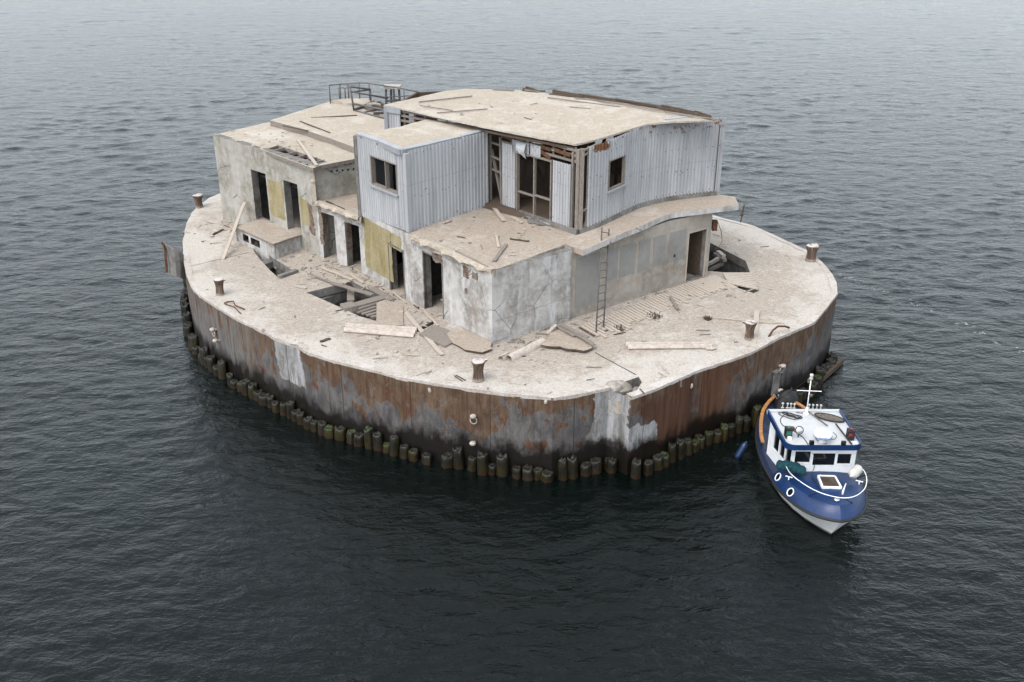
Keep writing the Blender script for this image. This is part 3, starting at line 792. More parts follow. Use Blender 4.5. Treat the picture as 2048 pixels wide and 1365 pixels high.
s=.2; plist=[]; rnd=random.Random(11)
acc=0; corner_s=sum((HULL[k+1]-HULL[k]).length for k in range(4,23))
while s<LH:
    q,d=at(s); n=Vector((d.y,-d.x,0)).normalized()
    if n.dot(q-C0)<0: n=-n
    if rnd.random()>.05: plist.append((s,q+n*rnd.uniform(.2,.29)))
    s+=rnd.choice([.34,.36,.4,.38,.42,.5])
nl=sorted([p for p in plist if p[0]<corner_s],key=lambda p:-p[0]); nr=sorted([p for p in plist if p[0]>=corner_s])
used=set(); cnt=0
for side,lst in (('left',nl),('right',nr)):
    for i,(s,q) in enumerate(lst):
        k=rnd.randrange(7); h=rnd.choice([.34,.42,.46,.5,.6,.4,.5,.68,.8])
        if k in used: o=protos[k].copy(); COL.objects.link(o)
        else: o=protos[k]; used.add(k)
        o.location=(q.x,q.y,WLV); o.scale=(rnd.uniform(.9,1.12),rnd.uniform(.9,1.12),h*.95)
        o.rotation_euler=(rnd.uniform(-.05,.05),rnd.uniform(-.05,.05),rnd.uniform(0,6.28))
        size='short' if h<.55 else ('tall' if h>.8 else 'mid-height')
        tag(o,f'{size} algae-covered timber pile, {ordinal(i+1)} to the {side} of the platform\'s front corner','timber pile','timber piles along the foot of the platform')
for k in range(7):
    if k not in used: bpy.data.objects.remove(protos[k])
mb=MB(); mb.bar(P(1633,768,WLV+.12),P(1684,722,WLV+.12),.16,.2); solo(mb,'floating_timber',M['wood_dark'],'long grey timber lying in the water along the piles behind the boat','timber')

# ------------------------------------------------------------------ mooring bollards
def bollard(base,sc,lab,rz,stump=0,w=.74):
    o=None
    mb=MB(); mb.lathe([(r*w,z) for r,z in ((.25,-.03),(.235,.06),(.22,.2),(.215,.36),(.24,.5),(.28,.6),(.31,.66),(.3,.7),(.22,.72),(.05,.7))],(0,0,0),22,0,None,.22,stump)
    o=mb.build('mooring_bollard',M['bollard'],None,True,Vector((0,0,0)))
    if stump!=9:
        l=MB(); 
        l.hexa([Vector((.15,-.07,.6)),Vector((.31,-.03,.67)),Vector((.31,.03,.67)),Vector((.15,.07,.6))],[Vector((.15,-.08,.69)),Vector((.33,-.03,.71)),Vector((.33,.03,.71)),Vector((.15,.08,.69))])
        l.build('lip',M['bollard'],o,False,Vector((0,0,0)))
    o.location=base; o.rotation_euler=(0,0,rz); o.scale=(sc,sc,sc)
    return tag(o,lab,'bollard','mooring bollards round the deck edge')
bollard(P(399,415,D),.95,'white guano-covered bollard at the far left end of the deck',.3,1,.92)
bollard(P(441,590,D),.98,'brown hollow-looking bollard on the left deck edge near the bent iron rod',-.1,2)
bollard(P(957,761,D),1.05,'rust-brown bollard on the front deck edge near the white ridge piece',.4,3)
bollard(P(1498,679,D),1.0,'brown bollard with a side lip beside the loose plank on the right',3.0,4)
bollard(P(1622,521,D),1.0,'white-topped bollard on the far right curve of the deck',.8,5,.95)
# ------------------------------------------------------------------ ruined station building
def g2(px,py,z): return P(px,py,z)
fA=P(985,690,D); fW1=P(812,598,D); fW2=P(725,545,D); fG=P(641,514,D); fL=P(447,438,D)
rE=P(1140,642,D); rC=P(1418,553,D)
T=5.5; TL=5.22; GLT=6.83; U1T=8.72; RT=9.0
INS=Vector((-2,44,0))
bld=thing('ruined_station','ruined two-storey concrete and corrugated station building in the middle of the platform','building',(-1,43,D))
PT=lambda l,z:[P(x,y,z) for x,y in l]
# ---- ground storey walls
def ops_of(p0,p1,lst,zb=D-.02):
    r=[]
    for tl,br,zlow in lst:
        u0,z1=on_wall(p0,p1,*tl); u1,z0=on_wall(p0,p1,*br)
        r.append((u0,u1,zb if zlow is None else zlow,z1))
    return r
# front-left wall, in four stretches
mb=MB()
o1=ops_of(fA,fW1,[((886,520),(849,600),None)])
u0,_=on_wall(fA,fW1,886,600); u1,_=on_wall(fA,fW1,850,600); _,zt=on_wall(fA,fW1,866,513)
door1=(u0,u1,D-.02,zt)
eA,nA=wall(mb,fA,fW1,D-.3,T-.02,.34,INS,[door1])
u0,_=on_wall(fW1,fW2,809,560); u1,_=on_wall(fW1,fW2,781,560); _,zt=on_wall(fW1,fW2,795,497)
door2=(u0,u1,D-.02,zt)
eB,nB=wall(mb,fW1,fW2,D-.3,T-.02,.34,INS,[door2],0,1,0,TL+.1)
u0,_=on_wall(fW2,fG,722,520); u1,_=on_wall(fW2,fG,694,520); _,zt=on_wall(fW2,fG,708,450); door3=(u0,u1,D-.02,zt)
u0,_=on_wall(fW2,fG,673,500); u1,_=on_wall(fW2,fG,647,500); _,zt=on_wall(fW2,fG,660,430); door4=(u0,u1,D-.02,zt)
eC,nC=wall(mb,fW2,fG,D-.3,TL-.05,.34,INS,[door3,door4])
mb.build('front_wall',[M['conc'],M['conc_dark']],bld)
mb=MB()
def gl(x0,x1,ym,xm,yt):
    a,_=on_wall(fG,fL,x0,ym); b,_=on_wall(fG,fL,x1,ym); _,z=on_wall(fG,fL,xm,yt); return (a,b,3.28,z)
door5=gl(598,571,410,584,366); door6=gl(535,507,390,520,345)
eD,nD=wall(mb,fG,fL,D-.3,GLT,.36,INS,[door5,door6])
gR1=P(718,316,GLT); gR1=Vector((gR1.x,gR1.y,0)); 
ve=[]
Lr=(gR1-Vector((fG.x,fG.y,0))).length
for x,y in ((690,328),(701,327),(711,326),(663,343),(674,342),(685,341),(696,340),(707,339),(717,338)):
    u,z=on_wall(fG,gR1,x,y); ve.append((u-.045,u+.05,z-.045,z+.045))
eV,nV=wall(mb,fG,gR1+(gR1-Vector((fG.x,fG.y,0)))*.5,D,GLT-.03,.3,Vector((-9,46,0)),ve)
gLb=P(545,243,GLT); gLb.z=0
wall(mb,fL,P(545,245,GLT),D-.3,GLT-.02,.3,INS)
gLc=P(660,204,7.05)
wall(mb,P(545,245,GLT),gLc,D-.3,6.75,.3,INS)
mb.build('wing_wall',[M['conc_left'],M['conc_dark']],bld)
# right wall
mb=MB(); eE,nE=wall(mb,fA,rE,D-.3,T-.02,.34,INS); 
mb.build('annex_wall',[M['conc'],M['conc_dark']],bld)
mb=MB(); p0=rE-nE*-.14; 
u0,_=on_wall(rE,rC,1377,520); u1,_=on_wall(rE,rC,1411,520); _,zt=on_wall(rE,rC,1395,465)
eR,nR=wall(mb,rE+eE*.02+nE*.1,rC+nE*.1,D-.3,T+.03,.3,INS,[(u0,u1,D+.03,zt)])
pR=rE+eE*.02+nE*.1
rB=rC+nR*3.2
wall(mb,rC+nE*.1,rB,D-.3,T+.0,.3,INS)
mb.build('right_wall',[M['conc_right'],M['conc_dark']],bld)
mb=MB(); bk=[Vector((rB.x,rB.y,0)),Vector((4.84,46.2,0)),Vector((-2,49.5,0)),Vector((-6.4,52.2,0)),Vector((gLc.x,gLc.y,0))]
for a,b in zip(bk,bk[1:]): wall(mb,a,b,D-.3,5.3,.3,INS)
mb.split('rear_wall',[M['conc_left'],M['conc_dark']],bld)
# inside partitions and floor seen through the doors
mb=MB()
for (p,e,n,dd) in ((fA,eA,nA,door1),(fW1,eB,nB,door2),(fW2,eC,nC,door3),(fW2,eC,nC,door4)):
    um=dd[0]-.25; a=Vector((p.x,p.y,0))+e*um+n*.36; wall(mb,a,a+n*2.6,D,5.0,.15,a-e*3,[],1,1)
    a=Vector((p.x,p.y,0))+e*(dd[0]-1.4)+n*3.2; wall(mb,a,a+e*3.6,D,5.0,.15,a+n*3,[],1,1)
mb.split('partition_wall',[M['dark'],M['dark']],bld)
mb=MB(); mb.bar(Vector((fA.x,fA.y,0))+eA*(door1[1]+.02)+nA*.9+Vector((0,0,D+.2)),Vector((fA.x,fA.y,0))+eA*(door1[0]-.4)+nA*1.1+Vector((0,0,D+.45)),.3,.06); mb.build('fallen_board',M['wood_pale'],bld)
# door frames and jambs
mb=MB()
def jamb(p,e,n,dd,w=.07,proud=.025,both=True,lintel=True):
    p=Vector((p.x,p.y,0)); o=-n*proud
    def pc(u0,u1,z0,z1):
        b=[p+e*u0+o,p+e*u1+o,p+e*u1+n*.12,p+e*u0+n*.12]; mb.hexa([q+Vector((0,0,z0)) for q in b],[q+Vector((0,0,z1)) for q in b])
    pc(dd[0]-w,dd[0],D,dd[3]); pc(dd[1],dd[1]+w,D,dd[3])
    if lintel: pc(dd[0]-w,dd[1]+w,dd[3],dd[3]+w)
jamb(fA,eA,nA,door1,.05); jamb(fW1,eB,nB,door2,.05); mb.split('door_frame',M['conc_dark'],bld)
mb=MB(); jamb(pR,eR,nR,(u0,u1,0,zt),.06,.03); mb.split('door_frame',M['wood_pale'],bld)
mb=MB(); a=Vector((pR.x,pR.y,0))+eR*(u1-.03)+nR*.2; b=a+nR*.8-eR*.12
mb.bar(a+Vector((0,0,D+1.0)),b+Vector((0,0,D+1.0)),.05,1.9); mb.build('door',M['wood_dark'],bld)
mb=MB(); a=Vector((pR.x,pR.y,0))+eR*(u0-.6)+nR*1.6; wall(mb,a,a+eR*2.2,D,5.0,.1,a+nR*3); mb.build('inner_wall',M['brick'],bld)
# brick jambs of the two left doors and exposed brick of the broken pier
mb=MB()
for dd in (door3,door4):
    p=Vector((fW2.x,fW2.y,0))+eC*(dd[1]-.02); b=[p-nC*.0+nC*.02,p+eC*.015+nC*.02,p+eC*.015+nC*.33,p+nC*.33]
    b=[q-eC*.03 for q in b]
    mb.hexa([q+Vector((0,0,D+.75)) for q in b],[q+Vector((0,0,dd[3]-.02)) for q in b])
mb.split('brick_jamb',M['brick'],bld)
mb=MB(); LC=(fG-fW2); LC.z=0; LC=LC.length
ragged_panel(mb,fG,eD,nD,.28,.62,3.6,5.0,.006,4,.09)
ragged_panel(mb,fW2,eC,nC,LC-.36,LC-.12,3.2,4.9,.006,5,.05)
ragged_panel(mb,fA,eA,nA,1.35,1.75,4.75,5.2,.006,6,.06); ragged_panel(mb,fA,eA,nA,.85,1.2,4.9,5.15,.006,7,.05); ragged_panel(mb,fA,eA,nA,1.5,1.62,4.1,4.35,.006,8,.03); ragged_panel(mb,fA,eA,nA,3.1,3.7,4.85,5.2,.006,9,.07)
mb.split('exposed_brick',M['brick'],bld)
mb=MB(); LB=(fW2-fW1); LB.z=0; LB=LB.length
a,_=on_wall(fW1,fW2,785,520); b,_=on_wall(fW1,fW2,730,500)
ragged_panel(mb,fW1,eB,nB,a+.02,b,3.0,5.2,.008,10,.03); ragged_panel(mb,fW1,eB,nB,.16,a+.1,4.55,5.15,.008,11,.04)
a,_=on_wall(fG,fL,569,410); b,_=on_wall(fG,fL,540,410); ragged_panel(mb,fG,eD,nD,a+.05,b,3.75,5.5,.008,12,.04)
a,_=on_wall(fG,fL,616,410); b,_=on_wall(fG,fL,600,410); ragged_panel(mb,fG,eD,nD,a,b-.05,3.9,5.1,.008,13,.05)
mb.split('ochre_plaster',M['ochre'],bld)
# grey rendered bays and the open construction joint of the right wall
mb=MB(); pr=pR
for x0,x1,zlo,sd in ((1152,1200,2.98,1),(1215,1236,3.75,2),(1240,1271,3.75,3),(1277,1300,3.75,4),(1306,1331,3.75,5),(1337,1371,3.75,6)):
    a,_=on_wall(pr,rC,x0,540); b,_=on_wall(pr,rC,x1,530)
    ragged_panel(mb,pr,eR,nR,a,b,zlo,5.05,.012,sd,.012,.3)
mb.split('grey_render',M['render_grey'],bld)
mb=MB()
def crack(p,e,n,pts,w=.012):
    w*=.45
    p=Vector((p.x,p.y,0)); 
    for (a,b) in zip(pts,pts[1:]): mb.bar(p+e*a[0]-n*.004+Vector((0,0,a[1])),p+e*b[0]-n*.004+Vector((0,0,b[1])),w,w)
def jag(u0,z0,u1,z1,n,amp,seed):
    r=random.Random(seed); return [(u0+(u1-u0)*k/n+(r.uniform(-amp,amp) if 0<k<n else 0),z0+(z1-z0)*k/n+(r.uniform(-amp,amp) if 0<k<n else 0)) for k in range(n+1)]
LA=(fW1-fA); LA.z=0; LA=LA.length; LEe=(rE-fA); LEe.z=0; LEe=LEe.length
crack(fA,eA,nA,jag(0,3.55,1.85,3.72,8,.03,1)); crack(fA,eA,nA,jag(.35,3.45,1.0,4.15,7,.05,2),.01)
crack(fA,eE,nE,jag(0,3.5,LEe-.6,3.6,10,.04,3)); crack(fA,eE,nE,jag(LEe-.6,3.6,LEe,3.68,3,.02,4)); crack(fA,eE,nE,jag(.35,3.1,.95,2.72,6,.05,5),.01)
crack(fA,eE,nE,jag(2.3,5.2,2.75,4.5,7,.09,6),.014); crack(fA,eE,nE,jag(2.75,4.5,3.2,4.6,5,.06,7),.014); crack(fA,eE,nE,jag(LEe-.62,2.6,LEe-.62,3.6,3,.01,8)); crack(fA,eE,nE,jag(LEe-.03,2.6,LEe-.03,5.3,6,.01,8),.02)
crack(fG,eD,nD,jag(.7,2.9,.62,5.8,10,.07,11),.014); crack(fG,eD,nD,jag(.15,3.2,.3,6.2,10,.06,12),.014)
crack(pr,eR,nR,jag(1.35,4.95,1.3,3.9,8,.03,9),.016); mb.split('wall_crack',M['conc_dark'],bld)
q=Vector((pr.x,pr.y,0))+eR*on_wall(pr,rC,1351,513)[0]-nR*.012+Vector((0,0,on_wall(pr,rC,1351,513)[1])); mb=MB(); mb.lathe([(.04,-.01),(.075,0),(.03,.02)],q,9,0,nR.to_track_quat('Z','Y').to_matrix(),.5); mb.build('hole_shade_disc',M['black'],bld)  # black disc on the wall face, painting the darkness of a small hole
# downpipe board at the wing corner
mb=MB(); c=Vector((fG.x,fG.y,0))-nD*.07-nV*.07; mb.bar(c+Vector((0,0,5.22)),c+Vector((0,0,6.6)),.17,.14); mb.lathe([(.1,0),(.13,.1),(.1,.2)],c+Vector((0,0,6.05)),8); mb.build('downpipe',M['wood_pale'],bld)
# ---- annex box under the wing doors
ax=PT([(470,453),(548,488),(606,468)],3.32)
mb=MB()
a0,a1,a2=ax; aend=Vector((fG.x,fG.y,0))+eD*on_wall(fG,fL,478,440)[0]
w1=[]
for x0,x1,yt,yb in ((487,497,472,486),(503,519,479,498)):
    u0_,z1_=on_wall(a1,a0,x1,yt+4); u1_,z0_=on_wall(a1,a0,x0,yb-4); w1.append((u0_,u1_,2.78,3.12))
eX,nX=wall(mb,a1,a0,D-.5,3.28,.18,INS,w1); wall(mb,a1,a2,D-.5,3.28,.18,Vector((-12,45,0)))
wall(mb,a0,a0+nX*1.4,D-.3,3.28,.18,Vector((-11,46,0)))
q=Vector((a1.x,a1.y,0))+eX*.6; mb.quad(q+nX*.7+Vector((0,0,2.4)),q+nX*.7+eX*2.6+Vector((0,0,2.4)),q+nX*.7+eX*2.6+Vector((0,0,3.25)),q+nX*.7+Vector((0,0,3.25)),1)  # dark backing sheet, painted shade behind the vent openings
stp=mb.build('step_box',[M['conc'],M['dark']],bld)
bx=[a0+Vector((-.08,-.02,.03)),a1+Vector((0,-.1,.03)),a2+Vector((.1,-.03,.03)),a2+nD*.4+Vector((0,.1,.03)),a0+nX*1.5+Vector((0,0,.03))]
slab('step_top',rough(bx,.25,.03,3),.09,[M['terrace'],M['wood']],stp,(),.3,.03,4)
# ---- terraces
ter=[P(815,470,T),P(822,474,T)]+[P(866,492,T),P(905,509,T),P(945,526,T),P(987,542,T),P(1060,515,T),P(1134,488,T),P(1155,470,T),P(1168,462,T),P(1010,395,T),P(965,395,T)]
slab('terrace_slab',rough(ter,.18,.05,21,{1,2,3,4,5}),.24,[M['terrace'],M['broken']],bld,(),.35,.03,22)
ter2=[P(631,404,TL),P(655,412,TL),P(690,425,TL),P(722,437,TL),P(738,420,TL),P(735,352,TL),P(642,390,TL)]
slab('terrace_slab',rough(ter2,.18,.06,23,{0,1,2}),.24,[M['terrace'],M['broken']],bld,(),.35,.03,24)
# curled felt along the terrace edges
def curl(path,z,w,sag,seed,name='felt_edge'):
    at,L=resample([P(x,y,z) for x,y in path],.1); mb=MB(); n=int(L/.16); rows=[]
    for i in range(n+1):
        q,d=at(L*i/n); o=Vector((d.y,-d.x,0))
        if o.dot(q-INS)<0: o=-o
        k=mnoise.noise(q*3.1+Vector((seed,0,0)))*1.5
        rows.append([q-o*(.18)+Vector((0,0,.03)),q+o*.03+Vector((0,0,.035)),q+o*(w*max(.1,.75+1.0*k))+Vector((0,0,-sag*(.45+.7*abs(k))))])
    sheet(mb,rows,.02); return mb.build(name,M['roof'],bld)
curl([(822,474),(866,492),(905,509),(945,526),(984,542)],T,.11,.13,3); curl([(633,405),(660,414),(690,426),(718,436)],TL,.12,.15,5)
# ---- overhanging curved canopy of the right side
ovo=[(1128,488),(1166,501),(1203,485),(1240,469),(1290,449),(1337,429),(1380,422),(1420,417),(1478,410)]
ovi=[(1432,390),(1380,396),(1330,403),(1280,415),(1240,433),(1200,452),(1155,470)]
mb=MB(); zo=[5.52,5.56,5.66,5.74,5.8,5.82,5.82,5.82,5.82]
outer=smooth_path([P(x,y,z) for (x,y),z in zip(ovo[1:],zo[1:])],6); inner=smooth_path([P(x,y,z) for (x,y),z in zip([(1470,394)]+ovi,[5.8,5.8,5.8,5.8,5.78,5.73,5.65,5.54])],6)[::-1]
def lofted(mb,A_,B_,nu,nv,th,amp=.02):
    fa,La=resample(A_,.1); fb_,Lb=resample(B_,.1); top=[]
    for i in range(nu+1):
        a_=fa(La*i/nu)[0]; b_=fb_(Lb*i/nu)[0]; r=[]
        for j in range(nv+1):
            q=a_.lerp(b_,j/nv); q.z+=amp*mnoise.noise(q*1.1) if 0<j<nv else 0; r.append(q)
        top.append(r)
    ix=[[mb.V(q) for q in r] for r in top]; iy=[[mb.V(q-Vector((0,0,th))) for q in r] for r in top]
    for i in range(nu):
        for j in range(nv):
            mb.F((ix[i][j],ix[i+1][j],ix[i+1][j+1],ix[i][j+1]),0); mb.F((iy[i][j],iy[i][j+1],iy[i+1][j+1],iy[i+1][j]),1)
        mb.quad(top[i][0],top[i+1][0],top[i+1][0]-Vector((0,0,th)),top[i][0]-Vector((0,0,th)),1)
        mb.quad(top[i][-1],top[i+1][-1],top[i+1][-1]-Vector((0,0,th)),top[i][-1]-Vector((0,0,th)),1)
    for i in (0,nu):
        for j in range(nv): mb.quad(top[i][j],top[i][j+1],top[i][j+1]-Vector((0,0,th)),top[i][j]-Vector((0,0,th)),1)
lofted(mb,outer,inner,44,6,.22)
t0=P(1128,488,5.53); mb.hexa([q-Vector((0,0,.22)) for q in (t0,outer[0],inner[0],P(1140,470,5.53))],[t0,outer[0],inner[0],P(1140,470,5.53)],0)
mb.build('canopy_slab',[M['terrace'],M['conc']],bld)
# ---- upper storey: main hall and small annex room
k0=P(1155,470,T); kL=P(978,410,T); d=(kL-k0).normalized(); kLL=P(770,212.5,9.0); kLL=Vector((kLL.x+.05,kLL.y+.12,T))
facade=[k0,kLL]
curve=smooth_path([P(x,y,z) for x,y,z in ((1158,470,5.52),(1200,452,5.66),(1240,433,5.74),(1280,415,5.79),(1330,403,5.81),(1380,396,5.81),(1432,390,5.81))],5)
k1=curve[-1]
ubk=[k1,Vector((5.2,45.9,T)),Vector((.3,49.0,T)),Vector((-2.2,49.2,T)),Vector((-4.6,48.6,T)),kLL]
slab('hall_floor',[k0+Vector((0,.1,.02))]+[q+Vector((-.05,.12,.02)) for q in curve[1:]]+[q+Vector((0,0,.02)) for q in ubk[1:]],.3,[M['wood_dark'],M['conc_dark']],bld,(),.6,.03,41)
# grey upstand under the sheeting
mb=MB(); at,LC_=resample(curve,.1)
prev=None
for i in range(41):
    q,dd=at(LC_*i/40); nn=Vector((dd.y,-dd.x,0)); idx=mb.V(q+nn*.06+Vector((0,0,-.02)),q+nn*.03+Vector((0,0,.2)),q-nn*.06+Vector((0,0,.2)),q-nn*.06+Vector((0,0,-.02)))
    if prev is not None:
        for k in range(4): mb.F((prev+k,prev+(k+1)%4,idx+(k+1)%4,idx+k))
    prev=idx
dF=(kL-k0).normalized(); nF=Vector((dF.y,-dF.x,0)); nF=nF if nF.dot(Vector((0,-1,0)))>0 else -nF
mb.bar(k0+nF*.03+Vector((0,0,.1)),k0+dF*3.4+nF*.03+Vector((0,0,.1)),.1,.24)
mb.split('upstand',M['conc_dark'],bld)
# right face: curved sheeting with one window
at,LC_=resample(curve,.1)
def on_curve(px,py):
    best=None
    for i in range(200):
        q,_=at(LC_*i/199); x,_y=proj((q.x,q.y,7)); 
        if best is None or abs(x-px)<best[0]: best=(abs(x-px),LC_*i/199,q)
    q=best[2]; z=(CAM+ray(px,py)*((q.y)/ray(px,py).y)).z
    return best[1],z
w0,wz1=on_curve(1216,318); w1_,wz1b=on_curve(1248,315); _,wz0=on_curve(1214,380); _,wz0b=on_curve(1246,374)
WH=(w0,w1_,(wz0+wz0b)/2,(wz1+wz1b)/2)
s_st=on_curve(1176,400)[0]
mb=MB(); corrugated(mb,curve,lambda s:at(s)[0].z+.17,lambda s:8.9+.27*min(1,s/3.4),Vector((14,30,0)),[(s_st,LC_+.05,None,None)],[WH],.165,.034,.02,3,0,(.04,.34,.62,.86),1)
mb.build('curved_cladding',[M['clad'],M['screw']],bld)
mb=MB(); 
q,dd=at(LC_); nn=Vector((dd.y,-dd.x,0)); mb.bar(q+nn*.04+dd*.05+Vector((0,0,.2)),q+nn*.04+dd*.05+Vector((0,0,3.18)),.13,.05)
mb.bar(q+nn*.05-dd*.06+Vector((0,0,3.16)),q+nn*.05+dd*.12+Vector((0,0,3.16)),.1,.3); mb.build('corner_trim',M['fascia'],bld)
sA=on_curve(1324,245)[0]; sB=on_curve(1370,245)[0]; mb=MB(); prev=None
for i in range(9):
    q,dd=at(sA+(sB-sA)*i/8); nn=Vector((dd.y,-dd.x,0)); lo=8.96 if i else 9.1
    idx=mb.V(q+nn*.07+Vector((0,0,lo-q.z)),q+nn*.07+Vector((0,0,9.29-q.z)),q-nn*.12+Vector((0,0,9.3-q.z)))
    if prev is not None: mb.F((prev,prev+1,idx+1,idx)); mb.F((prev+1,prev+2,idx+2,idx+1))
    prev=idx
mb.build('fascia_strip',M['fascia'],bld)
def win_frame(p,e,n,hole,bars=(),w=.06,dep=.12,name='window',mat='wood',sill=True,hb=()):
    p=Vector((p.x,p.y,0)); a,b,c,dz=hole; mb=MB()
    def pc(u0,u1,z0,z1,d0=-.03,d1=None):
        d1=dep if d1 is None else d1
        bq=[p+e*u0+n*d0,p+e*u1+n*d0,p+e*u1+n*d1,p+e*u0+n*d1]; mb.hexa([q+Vector((0,0,z0)) for q in bq],[q+Vector((0,0,z1)) for q in bq])
    pc(a,a+w,c,dz); pc(b-w,b,c,dz); pc(a+w,b-w,dz-w,dz); pc(a+w,b-w,c,c+w)
    for f in bars: x=a+(b-a)*f; pc(x-w*.55,x+w*.55,c+w,dz-w,.0)
    for f,g0,g1 in hb: z=c+(dz-c)*f; pc(a+(b-a)*g0+w*.6,a+(b-a)*g1-w*.6,z-w*.5,z+w*.5,.01)
    o=mb.build(name,M[mat],bld)
    if sill:
        mb=MB(); bq=[p+e*(a-.08)-n*.12,p+e*(b+.06)-n*.12,p+e*(b+.06)+n*.04,p+e*(a-.08)+n*.04]; mb.hexa([q+Vector((0,0,c-.07)) for q in bq],[q+Vector((0,0,c-.01)) for q in bq]); mb.build('sill',M['fascia'],o)
    return o
qw,dw=at((w0+w1_)/2); dw=dw.normalized(); nw=Vector((-dw.y,dw.x,0)); 
win_frame(qw-dw*((w1_-w0)/2)-nw*.0,dw,nw,(0,w1_-w0,WH[2],WH[3]),(),.05,.1)
# left face of the hall: timber frame with loose sheets
FU=lambda px,py:on_wall(k0,kL,px,py)
LF=(kL-k0).length
nIn=-nF
mb=MB()
def sheetpanel(xa,xb,yt,yb,zt=None,zb=None):
    ym=(yt+yb)/2; a,_=FU(xb,ym); b,_=FU(xa,ym); z1=FU((xa+xb)/2,yt)[1] if zt is None else zt; z0=FU((xa+xb)/2,yb)[1] if zb is None else zb
    return (a,b,z0,z1)
panels=[sheetpanel(1105,1141,330,450,8.2,5.5),sheetpanel(1004,1031,290,420,8.35,5.72),sheetpanel(1025,1058,283,309),sheetpanel(1060,1081,290,313)]
_o=Vector((0,20,0)); corrugated(mb,[k0,kL],lambda s:T,lambda s:8.8,_o,panels,(),.155,.038,.03,5,0,(.15,.5,.85),1)
mb.build('loose_sheeting',[M['clad'],M['screw']],bld)
mb=MB()
def fb(xa,ya,xb,yb,w=.1,off=.08,dep=.1,m=0):
    ua,za=FU(xa,ya); ub,zb_=FU(xb,yb); b0=Vector((k0.x,k0.y,0))
    mb.bar(b0+dF*ua+nIn*off+Vector((0,0,za)),b0+dF*ub+nIn*off+Vector((0,0,zb_)),w,dep,m,up=nF)
fb(1144,305,1140,460,.09); fb(1156,300,1152,462,.16,.06,.14); fb(998,275,1001,412,.08); fb(977,270,978,405,.1)
for y,yb in ((285,290),(312,320),(338,345)): fb(976,y,1002,yb+4,.06,.12)
fb(976,300,996,400,.08,.2)
for zz in (8.75,8.55,8.33): 
    b0=Vector((k0.x,k0.y,0)); mb.bar(b0+nIn*.1+Vector((0,0,zz)),b0+dF*4.6+nIn*.1+Vector((0,0,zz+.02)),.07,.09)
    c0=Vector((kLL.x,kLL.y,0)); c1=Vector((kL.x,kL.y,0)); mb.bar(c0.lerp(c1,.14)+Vector((0,.1,zz+.1)),c1+Vector((0,.1,zz+.06)),.07,.09)
b0=Vector((k0.x,k0.y,0))
for u in np.arange(.35,4.6,.62): mb.bar(b0+dF*u+nIn*.16+Vector((0,0,8.25)),b0+dF*(u+.02)+nIn*.16+Vector((0,0,8.86)),.07,.07)
for f in (.17,.38,.6,.82): mb.bar(c0.lerp(c1,f)+Vector((.05,.16,5.6)),c0.lerp(c1,f)+Vector((.05,.16,8.9)),.1,.08)
# exposed corner studs on the right face
for s_,w in ((.12,.16),(.42,.07)):
    q,dd=at(s_); nn=Vector((-dd.y,dd.x,0)); mb.bar(q+nn*.08+Vector((0,0,.1)),q+nn*.08+Vector((0,0,3.35)),w,.1)
for z in (.9,3.1,3.28): 
    q,dd=at(.05); q2,_=at(.75); mb.bar(q+Vector((.02,.08,z)),q2+Vector((.02,.08,z+.05)),.07,.07)
q,dd=at(.2); q2,_=at(.62); mb.bar(q+Vector((0,.1,.1)),q2+Vector((0,.12,.85)),.09,.06)
mb.split('timber_frame',M['wood'],bld)
mb=MB()
for xa,ya,xb,yb in ((1078,293,1100,300),(1108,300,1140,312),(1004,272,1030,282),(1080,303,1100,318)):
    fb(xa,ya,xb,yb,.14,.02,.02)
mb.split('rusted_flashing',M['rust'],bld)
LS=(kLL-kL).length; mb=MB(); corrugated(mb,[kL,kLL],lambda s:T,lambda s:8.93,Vector((-6,20,0)),[(LS-.8,LS,None,None)],(),.155,.03,.02,15); mb.build('loose_sheeting',M['clad'],bld)
mb=MB(); mb.bar(kLL+Vector((-.04,-.06,0)),kLL+Vector((-.04,-.06,3.5)),.16,.12); mb.bar(kLL+Vector((-.1,-.02,3.36)),kLL+(kL-kLL).normalized()*.85+Vector((0,-.06,3.36)),.05,.26); mb.split('corner_trim',M['fascia'],bld)
# peeled corner of sheet hanging from the eaves
mb=MB(); u_,z_=FU(1052,283); q=b0+dF*u_+nF*.1; 
rows=[[q+Vector((0,0,z_-.05))+dF*.5-nF*0,q+Vector((0,0,z_-.08))-dF*.1],[q+Vector((0,0,z_-.25))+dF*.25+nF*.22,q+Vector((0,0,z_-.35))-dF*.2+nF*.2],[q+Vector((0,0,z_-.4))+dF*.05+nF*.25,q+Vector((0,0,z_-.62))-dF*.3+nF*.16]]
sheet(mb,rows,.012); mb.build('peeled_sheet',M['fascia'],bld)
# big window
a,_=FU(1103,370); b,_=FU(1033,350); _,zt_=FU(1068,312); _,zb_=FU(1068,418)
win_frame(k0,dF,nIn,(a,b,5.62,zt_),(.5,),.06,.12,'window','wood',True,((.36,.0,.5),(.34,.5,1)))
# dark cloth at the foot of the window
mb=MB(); u_,_=FU(1075,430); lump(mb,b0+dF*u_+nF*.12+Vector((0,0,T+.05)),.36,3,.3); lump(mb,b0+dF*(u_-.4)+nF*.16+Vector((0,0,T+.04)),.24,5,.3); mb.split('fallen_felt',M['conc_dark'],bld)
